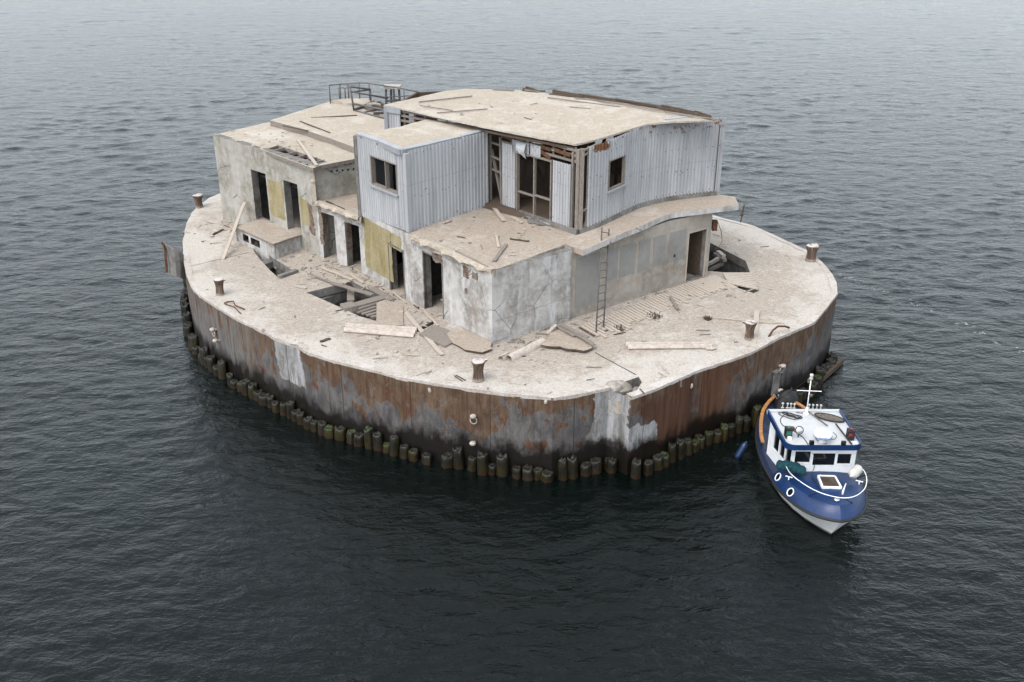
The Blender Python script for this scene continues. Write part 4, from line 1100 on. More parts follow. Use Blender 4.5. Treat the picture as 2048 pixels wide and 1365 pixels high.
# rear walls of the hall, gaps between posts let the light through
mb=MB()
for a_,b_ in zip(ubk,ubk[1:]):
    Lw=(b_-a_).length; hs_=[]
    for k in range(int(Lw/1.9)):
        if (k+int(a_.x))%3!=0 or a_ is ubk[0]: hs_.append((.5+k*1.9,1.5+k*1.9,T+.9,8.3))
    wall(mb,a_,b_,T,8.84,.12,INS,hs_ if a_ is ubk[0] or a_ is ubk[1] else hs_[:1],0,1)
mb.split('hall_rear_wall',[M['clad'],M['wood_dark']],bld)
mb=MB()
for x,y in ((1.5,42.5),(3.2,42.0),(0,44.5),(4.6,43.3),(-1.2,42.8),(2.3,44.6),(5.8,43.2)):
    mb.bar((x,y,T),(x,y,8.8),.14,.14)
for a_,b_ in (((1.5,42.5,6),(0,44.5,8.4)),((3.2,42,5.7),(4.2,43.6,8.2)),((2.3,44.6,6),(3.2,42,8.6)),((.2,40.6,5.6),(.8,41.6,8.2))): mb.bar(a_,b_,.14,.06)
for k in range(9):
    r=random.Random(k); mb.bar((r.uniform(0,4),r.uniform(40.5,44),T+.1),(r.uniform(0,5),r.uniform(41,44),T+.12+.2*r.random()),.16,.04)
mb.split('inner_post',M['wood_dark'],bld)
# hall roof
rp=[(768,210),(812,219),(852,228),(910,241),(970,254),(1030,266),(1095,278),(1151,289),(1176,283.5),(1200,277),(1230,268),(1262,258),(1298,247.5),(1340,243.5),(1390,242),(1440,240),(1400,231),(1340,221),(1240,206),(1170,196),(1100,188),(1030,180),(980,179),(930,178),(885,183),(840,194),(800,203)]
rzf=lambda x,y: RT+.27*max(0,min(1,(x-1168)/140)) if (y>238 or x>1300) else RT+.12*max(0,min(1,(x-1000)/300))
hr=[P(x,y,rzf(x,y)) for x,y in rp]
roofo=slab('hall_roof',rough(hr,.25,.03,51),.07,[M['roof'],M['rim']],bld,(),.45,.05,52)
# decking under the felt: boards along the eaves
mb=MB()
for a_,b_ in zip(hr[4:8],hr[5:8]): mb.bar(a_+Vector((0,.12,-.2)),b_+Vector((0,.12,-.2)),.1,.09)
mb.build('eaves_board',M['wood_dark'],bld)
mb=MB()
for (x0,y0,x1,y1,w) in ((838,207,944,195,.1),(874,229,975,221,.07),(1138,217,1182,221,.07),(840,214,905,224,.05),(1095,198,1240,217,.09),(1170,200,1330,226,.1),(1230,208,1385,236,.12),(1290,216,1436,243,.1),(1150,199,1260,212,.14),(1050,183,1080,186,.2),(985,181,1028,183,.2),(1330,228,1440,243,.08)):
    mb.bar(P(x0,y0,rzf(x0,y0))+Vector((0,0,.06)),P(x1,y1,rzf(x1,y1))+Vector((0,0,.06)),w*.6,.04)
mb.split('roof_batten',M['wood'],roofo)
mb=MB(); rnd=random.Random(9)
for (x0,y0,x1,y1,w) in ((1100,190,1180,199,.3),(1165,198,1262,209,.34),(1240,208,1330,221,.3),(1320,221,1400,233,.24),(1385,233,1436,241,.2),(1052,183,1088,187,.26)):
    for k in range(3): mb.bar(P(x0,y0,rzf(x0,y0))+Vector((rnd.uniform(-.2,.2),.05+.18*k,.02+.05*k)),P(x1,y1,rzf(x1,y1))+Vector((rnd.uniform(-.3,.3),.08+.16*k,.03+.06*rnd.random())),w*.4,.07)
mb.split('torn_roof_board',M['wood_dark'],roofo)
# small annex room
K=P(818,467,5.42); KL=P(723,433,5.24); KR=P(978,412,5.5)
eK=(KL-K); eK.z=0; LK=eK.length; eK/=LK; eQ=(KR-K); eQ.z=0; LQ=eQ.length; eQ/=LQ
oK=Vector((eK.y,-eK.x,0)); oK=oK if oK.y<0 else -oK
wx0,wzt=on_wall(K,KL,793,325); wx1,wzt2=on_wall(K,KL,741,314); _,wzb=on_wall(K,KL,792,385); _,wzb2=on_wall(K,KL,741,370)
hole=(wx0,wx1,(wzb+wzb2)/2,(wzt+wzt2)/2)
mb=MB(); corrugated(mb,[K,KL],lambda s:5.42-.18*s/LK,lambda s:U1T-.02,Vector((-12,30,0)),[(.12,LK,None,None)],[hole],.17,.03,.03,7,0,(.05,.5,.93),1)
corrugated(mb,[K,KR],lambda s:5.42+.08*s/LQ,lambda s:U1T-.02,Vector((6,34,0)),[(.12,LQ-.02,None,None)],(),.19,.03,.02,8,0,(.04,.42,.95),1)
mb.build('annex_cladding',[M['clad'],M['screw']],bld)
mb=MB(); ve_=Vector((0,0,1)); kk=Vector((K.x,K.y,0)); oQ=Vector((eQ.y,-eQ.x,0)); oQ=oQ if oQ.y<0 else -oQ
mb.hexa([kk+oK*.05+eK*.14+Vector((0,0,5.38)),kk+oK*.05+oQ*.05+Vector((0,0,5.38)),kk+oQ*.05+eQ*.14+Vector((0,0,5.38)),kk+eK*.1+eQ*.1+Vector((0,0,5.38))],[kk+oK*.05+eK*.14+Vector((0,0,8.6)),kk+oK*.05+oQ*.05+Vector((0,0,8.6)),kk+oQ*.05+eQ*.14+Vector((0,0,8.6)),kk+eK*.1+eQ*.1+Vector((0,0,8.6))])
mb.build('corner_trim',M['clad'],bld)
mb=MB(); kl=Vector((KL.x,KL.y,0)); mb.bar(kl+oK*.06+eK*.02+Vector((0,0,5.2)),kl+oK*.06+eK*.02+Vector((0,0,U1T-.05)),.12,.14); mb.build('edge_post',M['conc_dark'],bld)
mb=MB(); KLb=kl-oK*4.2; wall(mb,kl,KLb,5.2,U1T-.05,.1,INS); mb.build('annex_side_wall',[M['clad'],M['wood_dark']],bld)
win_frame(K,eK,-oK,hole,(.45,),.045,.18)
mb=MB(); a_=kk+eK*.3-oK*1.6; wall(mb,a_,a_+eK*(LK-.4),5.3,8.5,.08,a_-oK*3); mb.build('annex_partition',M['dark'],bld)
au=[P(714,268,U1T),P(758,283,U1T),P(802,301,U1T),P(850,291,U1T),P(912,276,U1T),P(971,261,U1T),P(960,252,U1T),P(852,239,U1T),P(800,254,U1T)]
slab('annex_roof',rough(au,.25,.02,61,{5,6,7,8}),.08,[M['roof'],M['fascia']],bld,(),.35,.05,62)
mb=MB()
def fas(a_,b_,o):
    mb.hexa([a_+o*.05+Vector((0,0,-.2)),b_+o*.05+Vector((0,0,-.2)),b_-o*.1+Vector((0,0,-.06)),a_-o*.1+Vector((0,0,-.06))],[a_+o*.07+Vector((0,0,.03)),b_+o*.07+Vector((0,0,.03)),b_-o*.14+Vector((0,0,.06)),a_-o*.14+Vector((0,0,.06))])
fas(au[0],au[1]-eK*-.01,oK); fas(au[1],au[2],oK); fas(au[2],au[3],oQ); fas(au[3],au[4]-eQ*.1,oQ); fas(au[4]+eQ*.35,au[5],oQ)
mb.split('annex_fascia',M['fascia'],bld)
# ---- wing roofs
wr=[P(428,270,GLT),P(480,285.5,GLT),P(530,302,GLT),P(575,319,GLT),P(626,337,GLT),P(642,331,GLT),P(716,317,GLT),P(752,303,GLT),P(690,272,GLT),P(545,243,GLT)]
def inset(px,py): return P(px,py,GLT)
hz=[[inset(527,300),inset(556,291),inset(580,299),inset(607,308),inset(630,315),inset(655,324),inset(640,329),inset(618,332.5),inset(572,316.5)]]
sl=[]
for x0,x1 in ((441,453),(456,469),(472,485),(488,502),(505,519)):
    f=lambda x:273+(x-438)*.306
    sl.append([inset(x0,f(x0)),inset(x1,f(x1)),inset(x1+3,f(x1)-2.4),inset(x0+3,f(x0)-2.4)])
slab('wing_roof',wr,.16,[M['roof'],M['wood']],bld,hz+sl,.35,.03,71)
mb=MB()
for x0,y0,x1,y1 in ((540,303,572,295),(560,311,596,303),(578,318,615,309),(595,324,634,315),(609,329,650,320)): mb.bar(inset(x0,y0)+Vector((0,0,-.06)),inset(x1,y1)+Vector((0,0,-.06)),.08,.14)
mb.split('roof_joist',M['wood'],bld)
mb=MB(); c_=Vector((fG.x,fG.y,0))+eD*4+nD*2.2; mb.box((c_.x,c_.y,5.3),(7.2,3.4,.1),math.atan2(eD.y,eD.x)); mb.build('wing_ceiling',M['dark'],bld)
w2=[P(540,241,7.12),P(600,257,7.12),P(660,277,7.12),P(716,298,7.12),P(775,275,7.12),P(775,236,7.12),P(735,222,7.12),P(700,205,7.12),P(661,203,7.12),P(600,222,7.12)]
slab('rear_wing_roof',w2,.32,[M['roof'],M['wood']],bld,(),.4,.05,73)
# broken raised slab and collapsed timbers at the back
w3=[P(663,201,7.3),P(690,206,7.3),P(728,209,7.3),P(762,209,7.3),P(735,197,7.3),P(700,197,7.3)]
slab('rear_slab',rough(w3,.25,.1,75),.35,[M['roof'],M['broken']],bld,(),.4,.06,76)
mb=MB()
for x0,y0,x1,y1 in ((735,208,765,216),(742,222,772,214),(748,227,770,226),(730,212,760,205),(752,206,772,212)): mb.bar(P(x0,y0,7.2),P(x1,y1,7.25),.2,.1)
mb.split('collapsed_timber',M['wood_dark'],bld)
mb=MB()
for x0,y0,x1,y1 in ((622,236,714,231),(600,243,660,266),(566,252,616,262)): mb.bar(P(x0,y0,7.14),P(x1,y1,7.14),.06,.04)
mb.split('roof_batten',M['wood_dark'],bld)
# ------------------------------------------------------------------ loose things on the deck and roofs
def plank(px0,px1,w,lab,z0=D+.05,z1=None,mat='wood_pale',th=.045,cat='plank',name='loose_plank',a=None,b=None,grp=None):
    a=a if a is not None else P(*px0,z0); b=b if b is not None else P(*px1,z0 if z1 is None else z1)
    mb=MB(); n=6; d=(b-a); 
    x=d.normalized().cross(Vector((0,0,1))).normalized()*w/2; y=Vector((0,0,th/2))
    prev=None
    for k in range(n+1):
        q=a+d*k/n+Vector((0,0,.012*math.sin(k*1.9+px0[0]))); ww=1+.12*mnoise.noise(q*2)
        if k in (0,n): q=q+d.normalized()*.0
        idx=mb.V(q-x*ww-y,q+x*ww-y,q+x*ww+y,q-x*ww+y)
        if prev is not None:
            for j in range(4): mb.F((prev+j,prev+(j+1)%4,idx+(j+1)%4,idx+j))
        else: mb.F((idx+3,idx+2,idx+1,idx))
        prev=idx
    mb.F((prev,prev+1,prev+2,prev+3))
    return solo(mb,name,M[mat],lab,cat,grp)
u_,z_=on_wall(fG,fL,489,405); q_=Vector((fG.x,fG.y,0))+eD*u_-nD*.9
plank((446,519),(489,405),.15,'long pale board leaning up from the deck beside the step box',D+.02,mat='wood_pale',b=Vector((P(489,405,4.0).x,P(489,405,4.0).y,4.0)))
plank((426,469),(447,459),.1,'short dark stick on the deck left of the step box',mat='wood_dark')
plank((812,626),(884,710),.17,'long grey board lying slantwise below the front doorway',D+.06)
plank((849,623),(876,652),.08,'thin pale batten at the sill of the front doorway',D+.08)
plank((643,535),(706,560),.12,'pale batten crossing the deck below the two left doorways',D+.07)
plank((697,547),(726,566),.09,'short pale batten against the pier right of the two left doorways',D+.06)
plank((616,548),(664,566),.09,'dark-edged batten ending at the square pit',D+.06,mat='wood')
plank((664,566),(745,590),.22,'wide grey board along the upper rim of the square pit',D+.05,mat='wood')
plank((742,576),(786,600),.3,'wide grey board below the ochre wall',D+.04,mat='wood')
plank((786,585),(812,606),.06,'thin batten at the sill of the ochre wall doorway',D+.05)
plank((590,572),(612,577),.12,'flat white chip of board beside the square pit',D+.04)
plank((1157,690),(1166,660),.06,'thin dark stick at the foot of the grey corner wall',D+.08,mat='wood_dark') if False else None
plank((1094,668),(1112,650),.13,'short board propped against the foot of the corner wall',D+.1,D+.35)
plank((1514,622),(1508,684),.2,'loose pale board behind the right bollard',D+.03)
plank((1404,634),(1500,642),.05,'long thin pole lying on the right deck',D+.04,cat='pole',name='thin_pole')
plank((1500,643),(1568,647),.06,'thin grey batten lying beyond the right bollard',D+.04)
plank((641,684),(660,677),.12,'short rotten stick on the left deck edge',D+.04,mat='wood_dark')
plank((560,680),(570,684),.1,'tiny splinter of wood on the left rim',D+.04,mat='wood_dark') if False else None
# on the terrace
plank((988,523),(1012,489),.13,'grey batten pointing from the corner of the terrace',T+.05,mat='wood')
plank((992,470),(997,494),.1,'short pale batten upright in view on the terrace',T+.05)
plank((984,411),(1008,442),.17,'two-toned board lying out from the timber gap onto the terrace',T+.06)
plank((886,447),(902,441),.12,'small pale board at the foot of the corrugated annex',T+.05)
plank((1020,478),(1058,483),.06,'thin stick on the terrace towards the canopy',T+.04,mat='wood_dark')
plank((912,503),(975,534),.08,'thin lath along the crumbling edge of the terrace',T+.05,mat='wood')
plank((1022,433),(1044,446),.13,'short board on the terrace below the tall window',T+.05)
plank((652,402),(690,420),.05,'dark lath on the small terrace left of the annex',TL+.05,mat='wood_dark')
plank((690,383),(716,376),.05,'short dark stick at the foot of the wing\'s end wall',TL+.05,mat='wood_dark')
plank((595,279),(633,331),.14,'pale board bridging the broken edge of the wing roof',GLT+.06)
# square sheet of board over the pit
mb=MB(); q=[P(754,606,D+.05),P(806,613,D+.05),P(806,650,D+.05),P(752,655,D+.05)]
mb.hexa([k-Vector((0,0,.045)) for k in q],q); solo(mb,'board_panel',M['terrace'],'square sheet of board lying over the edge of the square pit','board')
# rotten decking below the front doorway
mb=MB()
for k in range(7):
    f=k/7; a=P(842+k*3.5,668-k*2.5,D+.06); b=P(893+k*6,693-k*3.2,D+.05); mb.bar(a,b,.17,.07)
solo(mb,'rotten_decking',M['wood'],'raft of rotten boards on the deck below the front doorway','decking')
# earthy mound at the foot of the corner
mb=MB(); lp=[P(x,y,D+.02) for x,y in ((893,672),(905,690),(930,704),(965,709),(984,702),(984,690),(950,672),(915,655))]
slab(None,rough(lp,.2,.05,81),.04,None,None,(),.2,.05,82,None,mb)
for v in mb.v: v.z+=.08
solo(mb,'debris_heap',[M['terrace'],M['wood_dark']],'low mound of dried debris at the foot of the front corner','debris',loc=Vector((0,0,0))+P(940,690,D))
# corrugated fibre-cement sheets
def corr_sheet(q,npx,waves,lab,seed,torn=0):
    a,b,c,d=q; rows=[]; n=npx; m_=waves*6; rnd=random.Random(seed)
    for j in range(m_+1):
        g=j/m_; r=[]
        for i in range(n+1):
            f=i/n; p=a.lerp(b,f).lerp(d.lerp(c,f),g); p=p+Vector((0,0,0.08+.07*math.sin(g*waves*2*math.pi)))
            r.append(p)
        cut=0
        if torn and j>m_*.6:
            pass
        rows.append(r)
    mb=MB(); 
    if torn:
        # lower strip is broken away at one end and in two bites
        for r in rows[int(m_*.62):]:
            for i in range(n+1): r[i]=r[i]
    sheet(mb,rows,.014)
    return solo(mb,'corrugated_sheet',M['fibre'],lab,'roofing sheet',smooth=False)
corr_sheet([P(692,652,D),P(835,660,D),P(826,678,D),P(687,666,D)],8,3,'broad corrugated fibre-cement sheet on the front left deck',1)
o=corr_sheet([P(1250,690,D),P(1424,690,D),P(1424,699,D),P(1257,701,D)],10,2,'long narrow corrugated sheet with torn edge on the right deck',2,1)
mb=MB(); 
for k in range(5): mb.bar(P(1412+k*3,698+k%2,D+.05),P(1420+k*3,697-k%3,D+.06),.1,.03)
mb.split('torn_edge',M['fibre'],o)
# ridge piece
a=P(1017,717,D+.1); b=P(1085,682,D+.1); e_=(b-a).normalized(); x_=Vector((-e_.y,e_.x,0)); rows=[]
for j in range(9):
    t=math.pi*j/8; r=[a+e_*(b-a).length*f+x_*.17*math.cos(t)+Vector((0,0,.2*math.sin(t)-.08)) for f in (0,.25,.5,.75,1)]; rows.append(r)
mb=MB(); sheet(mb,rows,.02); solo(mb,'ridge_piece',M['fibre'],'white half-round ridge piece lying below the corner wall','ridge piece')
a=P(1001,719,D+.03); mb=MB(); rows=[]
for j in range(5):
    t=math.pi*j/4; rows.append([a+e_*f+x_*.13*math.cos(t)+Vector((0,0,.13*math.sin(t))) for f in (0,.2,.42)])
sheet(mb,rows,.02); solo(mb,'ridge_piece',M['fibre'],'short broken ridge stub beside the longer white one','ridge piece')
# lifted rotten boards right of the corner
mb=MB(); lp=[P(x,y,D+.14) for x,y in ((1104,655),(1096,676),(1082,690),(1102,693),(1120,693),(1135,698),(1152,699),(1168,702),(1186,694),(1160,672),(1128,650))]
slab(None,rough(lp,.14,.04,91),.06,None,None,(),.25,.04,92,None,mb)
solo(mb,'lifted_boarding',[M['terrace'],M['wood_dark']],'lifted patch of rotten boarding between the corner wall and the deck joint','boarding',loc=P(1130,680,D))
for k,(x0,y0,x1,y1) in enumerate(((1112,652,1150,672),(1124,650,1188,690),(1122,650,1176,676))):
    plank((x0,y0),(x1,y1),.16,['short split board on the lifted boarding','long grey board across the lifted boarding','middle board of the lifted boarding, lying highest'][k],D+.2+.03*k,mat='wood')
# slatted boardwalk along the right wall
mb=MB(); rnd=random.Random(4)
sd_=(P(1360,611,D)-P(1330,596,D)).normalized()
aW=P(1156,656,D); bW=P(1378,566,D); dW=(bW-aW); LW=dW.length; dW.normalize(); k=0; s=0
perp=sd_
while s<LW:
    q=aW+dW*s; l=rnd.uniform(1.05,1.5) if rnd.random()<.92 else rnd.uniform(.7,.9); st=rnd.uniform(0,.06)
    if .0<s<LW: mb.bar(q+perp*st+Vector((0,0,.03)),q+perp*(st+l)+Vector((0,0,.03+rnd.uniform(-.01,.01))),.12,.045)
    s+=.18
aW2=P(1378,566,D); 
for k in range(11):
    q=aW2+(P(1432,552,D)-aW2)*(k/11); mb.bar(q+Vector((0,0,.03)),q+perp*rnd.uniform(.9,1.6)+Vector((0,0,.03)),.12,.045)
bwk=solo(mb,'slatted_boardwalk',M['wood_pale'],'slatted boardwalk of pale battens along the foot of the right wall','boardwalk')
mb=MB(); lp=[aW+perp*.0,bW,P(1432,552,D),P(1432,552,D)+perp*1.5,bW+perp*1.05,aW+perp*1.0]; mb.poly([q+Vector((0,0,.006)) for q in lp]); mb.build('gap_shade_sheet',M['wood_dark'],bwk)  # dark sheet added under the slats to paint the shade in their gaps
mb=MB()
for k in range(8):
    a=P(1446+k*1.5,548+k*2.5,D+.05); mb.bar(a,P(1502+k*2,548+k*4.3,D+.05),.15,.05)
solo(mb,'loose_decking',M['wood_pale'],'patch of pale boards between the right pit and the narrow slit','decking')
plank((1341,594),(1356,619),.13,'short board lying across the slatted boardwalk',D+.1,mat='wood')
plank((1460,560),(1472,571),.25,'stub of beam spanning the narrow slit by the right pit',D-.08,mat='wood',th=.2,cat='beam',name='beam_stub') 
# wreckage in the right pit
for k,(x0,y0,x1,y1,z,mt,lab) in enumerate(((1414,530,1440,516,D-.5,'wood_pale','pale beam sticking up in the right pit'),(1418,541,1446,527,D-.7,'wood','thick grey beam slanting through the right pit'),(1430,508,1450,522,D-.2,'wood','thin slat leaning on the far side of the right pit'),(1412,545,1448,552,D-.35,'wood_dark','dark beam along the near rim of the right pit'),(1436,504,1448,514,D-.1,'wood_pale','topmost pale slat at the far side of the right pit'))):
    plank((x0,y0),(x1,y1),.18,lab,z,z+.3 if k in (0,1) else z,mt,.14,'beam','fallen_beam')
# tufts
for x,y,r,lab in ((1308,634,.32,'brown dead tuft in the middle of the right deck'),(1238,659,.2,'small dead tuft near the slatted boardwalk'),(1416,640,.12,'tiny dark scrap near the thin pole')):
    mb=MB(); rnd=random.Random(x); c=P(x,y,D)
    for k in range(60):
        a=rnd.uniform(0,6.28); rr=r*rnd.random()**.6; q=c+Vector((rr*math.cos(a),rr*math.sin(a),0)); t=q+Vector((rnd.uniform(-.1,.1),rnd.uniform(-.1,.1),rnd.uniform(.03,.14)))
        mb.bar(q,t,.02,.012)
    solo(mb,'dead_tuft',M['wood_dark'],lab,'dry plant',loc=c)
# bent iron rods
def rod(pts,r,lab,mat='rust'):
    mb=MB(); mb.tube(pts,r,7,0); solo(mb,'bent_rod',M[mat],lab,'iron rod',smooth=True)
rod([P(448,607,D+.04),P(455,604,D+.07),P(467,603,D+.12),P(470,611,D+.07),P(489,619,D+.04)],.03,'bent rusty rod on the deck below the left bollard')
rod([P(449,608,D+.05),P(468,614,D+.05),P(482,628,D+.03)],.022,'second thin rod crossing the bent one by the left bollard')
rod([P(1538,673,D+.03),P(1546,661,D+.16),P(1556,653,D+.3),P(1570,653,D+.3),P(1578,656,D+.16)],.04,'bent pipe rising from the deck right of the right bollard')
# rust-brown ladder leaning on the canopy
a=P(1192,668,D); b=P(1207,658,D); ta=PY(1204,455,36.35); tb=PY(1218,458,36.7)
lad=thing('ladder','thin rusty metal ladder leaning on the curved canopy','ladder',(a+b)/2)
for s0,s1 in ((a,ta),(b,tb)):
    mb=MB(); mb.tube([s0,s1],.028,6); mb.build('rail',M['rail'],lad,True)
for k in range(1,14):
    if k in (10,): continue
    f=k/13.6; mb=MB(); mb.tube([a.lerp(ta,f),b.lerp(tb,f)],.018,5); mb.build('rung',M['rail'],lad,True)
# thin mast post on the far rim
q=P(1481,446,D); zt=HT(q,409); po=thing('rusty_post','thin rusty post with a collar on the far right rim behind the canopy','post',q)
mb=MB(); mb.tube([q,Vector((q.x+.1,q.y,zt))],.03,6); mb.build('pole',M['rust'],po); mb=MB(); mb.lathe([(.06,0),(.09,.06),(.06,.14)],q+Vector((.03,0,.35)),8); mb.build('collar',M['rust'],po)
# hanging wire at the wall end
mb=MB(); q0=Vector((rC.x+.15,rC.y+.1,5.1)); mb.tube([q0,q0+Vector((.22,0,-.5)),q0+Vector((.3,0,-.95)),q0+Vector((.16,0,-1.25)),q0+Vector((.05,0,-1.3))],.012,5); solo(mb,'hanging_wire',M['cable'],'thin wire hanging below the far end of the canopy','wire')
mb=MB(); mb.box(Vector((rC.x+.1,rC.y+.3,4.8)),(.2,.36,.4)); solo(mb,'junction_box',M['rust'],'red-brown box on the end of the right wall under the canopy','box')
# ---- railings on the rear roof
def rails(root,name,pts,r,mat='rail'):
    mb=MB(); mb.tube(pts,r,6); return mb.build(name,M[mat],root,True)
zr=7.15
def post(px,pyb,pyt,z=zr):
    b=P(px,pyb,z); return b,Vector((b.x,b.y,HT(b,pyt)))
rl=thing('roof_railing','rusty tubular railing round the far edge of the wing roof','railing',P(700,203,6.9))
rp_=[post(661,207,171),post(682,203,169),post(698,203,168),post(720,203,166),post(740,206,167),post(809,212,178)]
for b,t in rp_: rails(rl,'post',[b,t],.035)
tops=[t for b,t in rp_]; mids=[b.lerp(t,.5) for b,t in rp_]
rails(rl,'top_rail',tops+[PY(857,189,tops[-1].y-.5)],.035)
rails(rl,'middle_rail',[PY(699,183,mids[2].y),PY(742,190,mids[4].y),PY(772,195,mids[4].y),PY(850,190,mids[5].y-.3)],.028)
b,t=post(691,198,175); rails(rl,'hoop',[b,b.lerp(t,.9),t+Vector((.25,0,.02)),t+Vector((.5,.1,.0))],.03)
b,t=post(679,199,176); rails(rl,'hoop',[b,t,t+Vector((.3,0,0))],.025)
cg=thing('metal_cage','open rusty angle-iron frame standing on the wing roof','frame',P(708,222,zr))
b1,t1=post(708,222,174); b2,t2=post(742,209,179); b3=P(775,238,zr)
t1=Vector((b1.x-.12,b1.y,t1.z))
for n_,pp in (('post',[b1,t1]),('post',[b2,t2]),('bar',[t1,t2]),('bar',[b1.lerp(t1,.78),t2.lerp(b2,.02)]),('bar',[b1.lerp(t1,.02),b2]),('bar',[b1,b3]),('bar',[b1.lerp(t1,.3),PY(778,222,b3.y)]),('bar',[b1.lerp(t1,.05),PY(748,203,b2.y)]),('bar',[P(727,226,zr),P(774,212,zr)]),('bar',[t1.lerp(b1,.2),PY(775,197,b2.y)])):
    rails(cg,n_,pp,.05)
sq=P(786,205,7.2); stn=thing('white_topped_stand','small metal stand with a white top behind the hall roof','stand',sq)
zt=HT(sq,177); 
for dx,dy in ((-.34,0),(-.1,.2),(.08,-.1),(.34,.1)):
    mb=MB(); mb.bar(sq+Vector((dx*1.1,dy,-.2)),Vector((sq.x+dx,sq.y+dy,zt)),.11,.11); mb.build('leg',M['rail'],stn)
mb=MB(); mb.box(Vector((sq.x,sq.y+.05,zt+.07)),(.9,.5,.16)); mb.build('top',M['rim'],stn)
mb=MB(); mb.bar(sq+Vector((-.4,0,.05)),sq+Vector((.42,.05,.12)),.06,.1); mb.build('cross_bar',M['rail'],stn)

# crumbs of concrete, twigs and lath all over the deck and roofs
mb=MB(); rnd=random.Random(77)
bw=[Vector((p.x,p.y,0)) for p in (fL,fG,fW2,fW1,fA,rE,rC)]
def near_wall():
    k=rnd.randrange(len(bw)-1); q=bw[k].lerp(bw[k+1],rnd.random()); d=(bw[k+1]-bw[k]).normalized(); n=Vector((d.y,-d.x,0)); n=n if n.dot(q-INS)>0 else -n
    return q+n*(.1+2.6*rnd.random()**2.2)
deckin=[(p.x,p.y) for p in DECKPOLY]
spots=[(near_wall(),D) for _ in range(420)]
for _ in range(240):
    q=P(rnd.uniform(380,1660),rnd.uniform(440,790),D)
    if inside((q.x,q.y),deckin): spots.append((q,D))
for _ in range(45): spots.append((P(rnd.uniform(840,1130),rnd.uniform(420,530),T),T))
for _ in range(45): spots.append((P(rnd.uniform(800,1400),rnd.uniform(195,270),RT),RT+.03))
for _ in range(30): spots.append((P(rnd.uniform(470,640),rnd.uniform(262,300),GLT),GLT+.02))
bld_poly=[(p.x,p.y) for p in (fA,rE,rC)]+[(9,42),(5,46),(-2,49),(-10,55)]+[(p.x,p.y) for p in (fL,fG,fW2,fW1)]
ter_poly=[(p.x,p.y) for p in ter]; hr_poly=[(p.x,p.y) for p in hr]; wr_poly=[(p.x,p.y) for p in wr]
for q,z in spots:
    if z==D and (inside((q.x,q.y),bld_poly) or any(inside((q.x,q.y),h) for h in HOLES)): continue
    if z==T and not inside((q.x,q.y),ter_poly): continue
    if z>RT-.5 and not inside((q.x,q.y),hr_poly): continue
    if GLT<=z<GLT+.5 and (not inside((q.x,q.y),wr_poly) or any(inside((q.x,q.y),h) for h in hz)): continue
    q=Vector((q.x,q.y,z+.02)); a=rnd.uniform(0,6.28)
    if rnd.random()<.45:
        l=rnd.uniform(.12,.55); d=Vector((math.cos(a),math.sin(a),0)); mb.bar(q,q+d*l+Vector((0,0,rnd.uniform(0,.06))),rnd.uniform(.015,.05),.02,rnd.choice((0,0,0,1,1,2)))
    else:
        r=rnd.uniform(.015,.055)*(1.6 if rnd.random()<.08 else 1); mb.box(q,(r*2,r*rnd.uniform(1,2),r*rnd.uniform(.5,1)),a,rnd.choice((0,0,1,3,3)))
o=mb.build('rubble_scatter',[M['wood_pale'],M['wood'],M['wood_dark'],M['broken']],None,False,Vector((0,0,0))); tag(o,'fine crumbs of concrete, twigs and lath strewn over deck and roofs','rubble',None,'stuff')
# ------------------------------------------------------------------ motor boat
BX,BY=9.74,24.55                     # bow end of the rubbing strake
boat=thing('motor_boat','small blue and white cabin boat moored against the right side of the platform','boat',(BX,BY+4,0))
def bp(s,b,z): return Vector((BX+.02*s*0+b,BY+s,z))
ST=[(0,0),(.04,.14),(.1,.3),(.25,.55),(.5,.8),(.9,1.04),(1.5,1.27),(2.2,1.41),(3.2,1.49),(4.3,1.48),(5.2,1.38),(6.0,1.2),(6.7,.97),(7.2,.72),(7.55,.48),(7.8,.26),(7.9,.03)]
def interp(tab,x):
    for (a,b),(c,d) in zip(tab,tab[1:]):
        if x<=c: return b+(d-b)*(x-a)/(c-a)
    return tab[-1][1]
RZ=[(0,.92),(1,.82),(2,.74),(3.5,.66),(6,.68),(8.2,.8)]
WLB=[(.6,.01),(.95,.28),(1.6,.72),(2.4,1.02),(3.5,1.18),(4.8,1.2),(6,1.02),(6.9,.68),(7.4,.4),(7.7,.02)]
def hull_rows(side):
    rows=[]
    for s,b in ST:
        z=interp(RZ,s); sw=.6+s*(7.7-.6)/7.9; wb=interp(WLB,sw)
        top=bp(s,side*b,z-.05); wl=bp(sw,side*wb,0); kl=bp(.85+s*.85,side*.02,-.6)
        r=[]
        for k in range(6):
            f=k/5; q=top.lerp(wl,f); fl=math.sin(f*math.pi)*.05; q.x-=side*fl*b; r.append(q)
        r.append(wl.lerp(kl,.5)+Vector((side*.08*b,0,-.05))); r.append(kl); rows.append(r)
    return rows
def grid(mb,rows,m=0):
    ix=[[mb.V(q) for q in r] for r in rows]
    for i in range(len(ix)-1):
        for j in range(len(ix[0])-1): mb.F((ix[i][j],ix[i+1][j],ix[i+1][j+1],ix[i][j+1]),m)
mb=MB(); 
for sd in (-1,1): grid(mb,hull_rows(sd))
mb.build('hull',M['hullwhite'],boat,True)
path=[bp(s,-b,interp(RZ,s)-.02) for s,b in ST][::-1]+[bp(s,b,interp(RZ,s)-.02) for s,b in ST[1:]]
path=smooth_path(path,3)
mb=MB(); mb.tube(path,.045,6); mb.build('rubbing_strake',M['black'],boat,True)
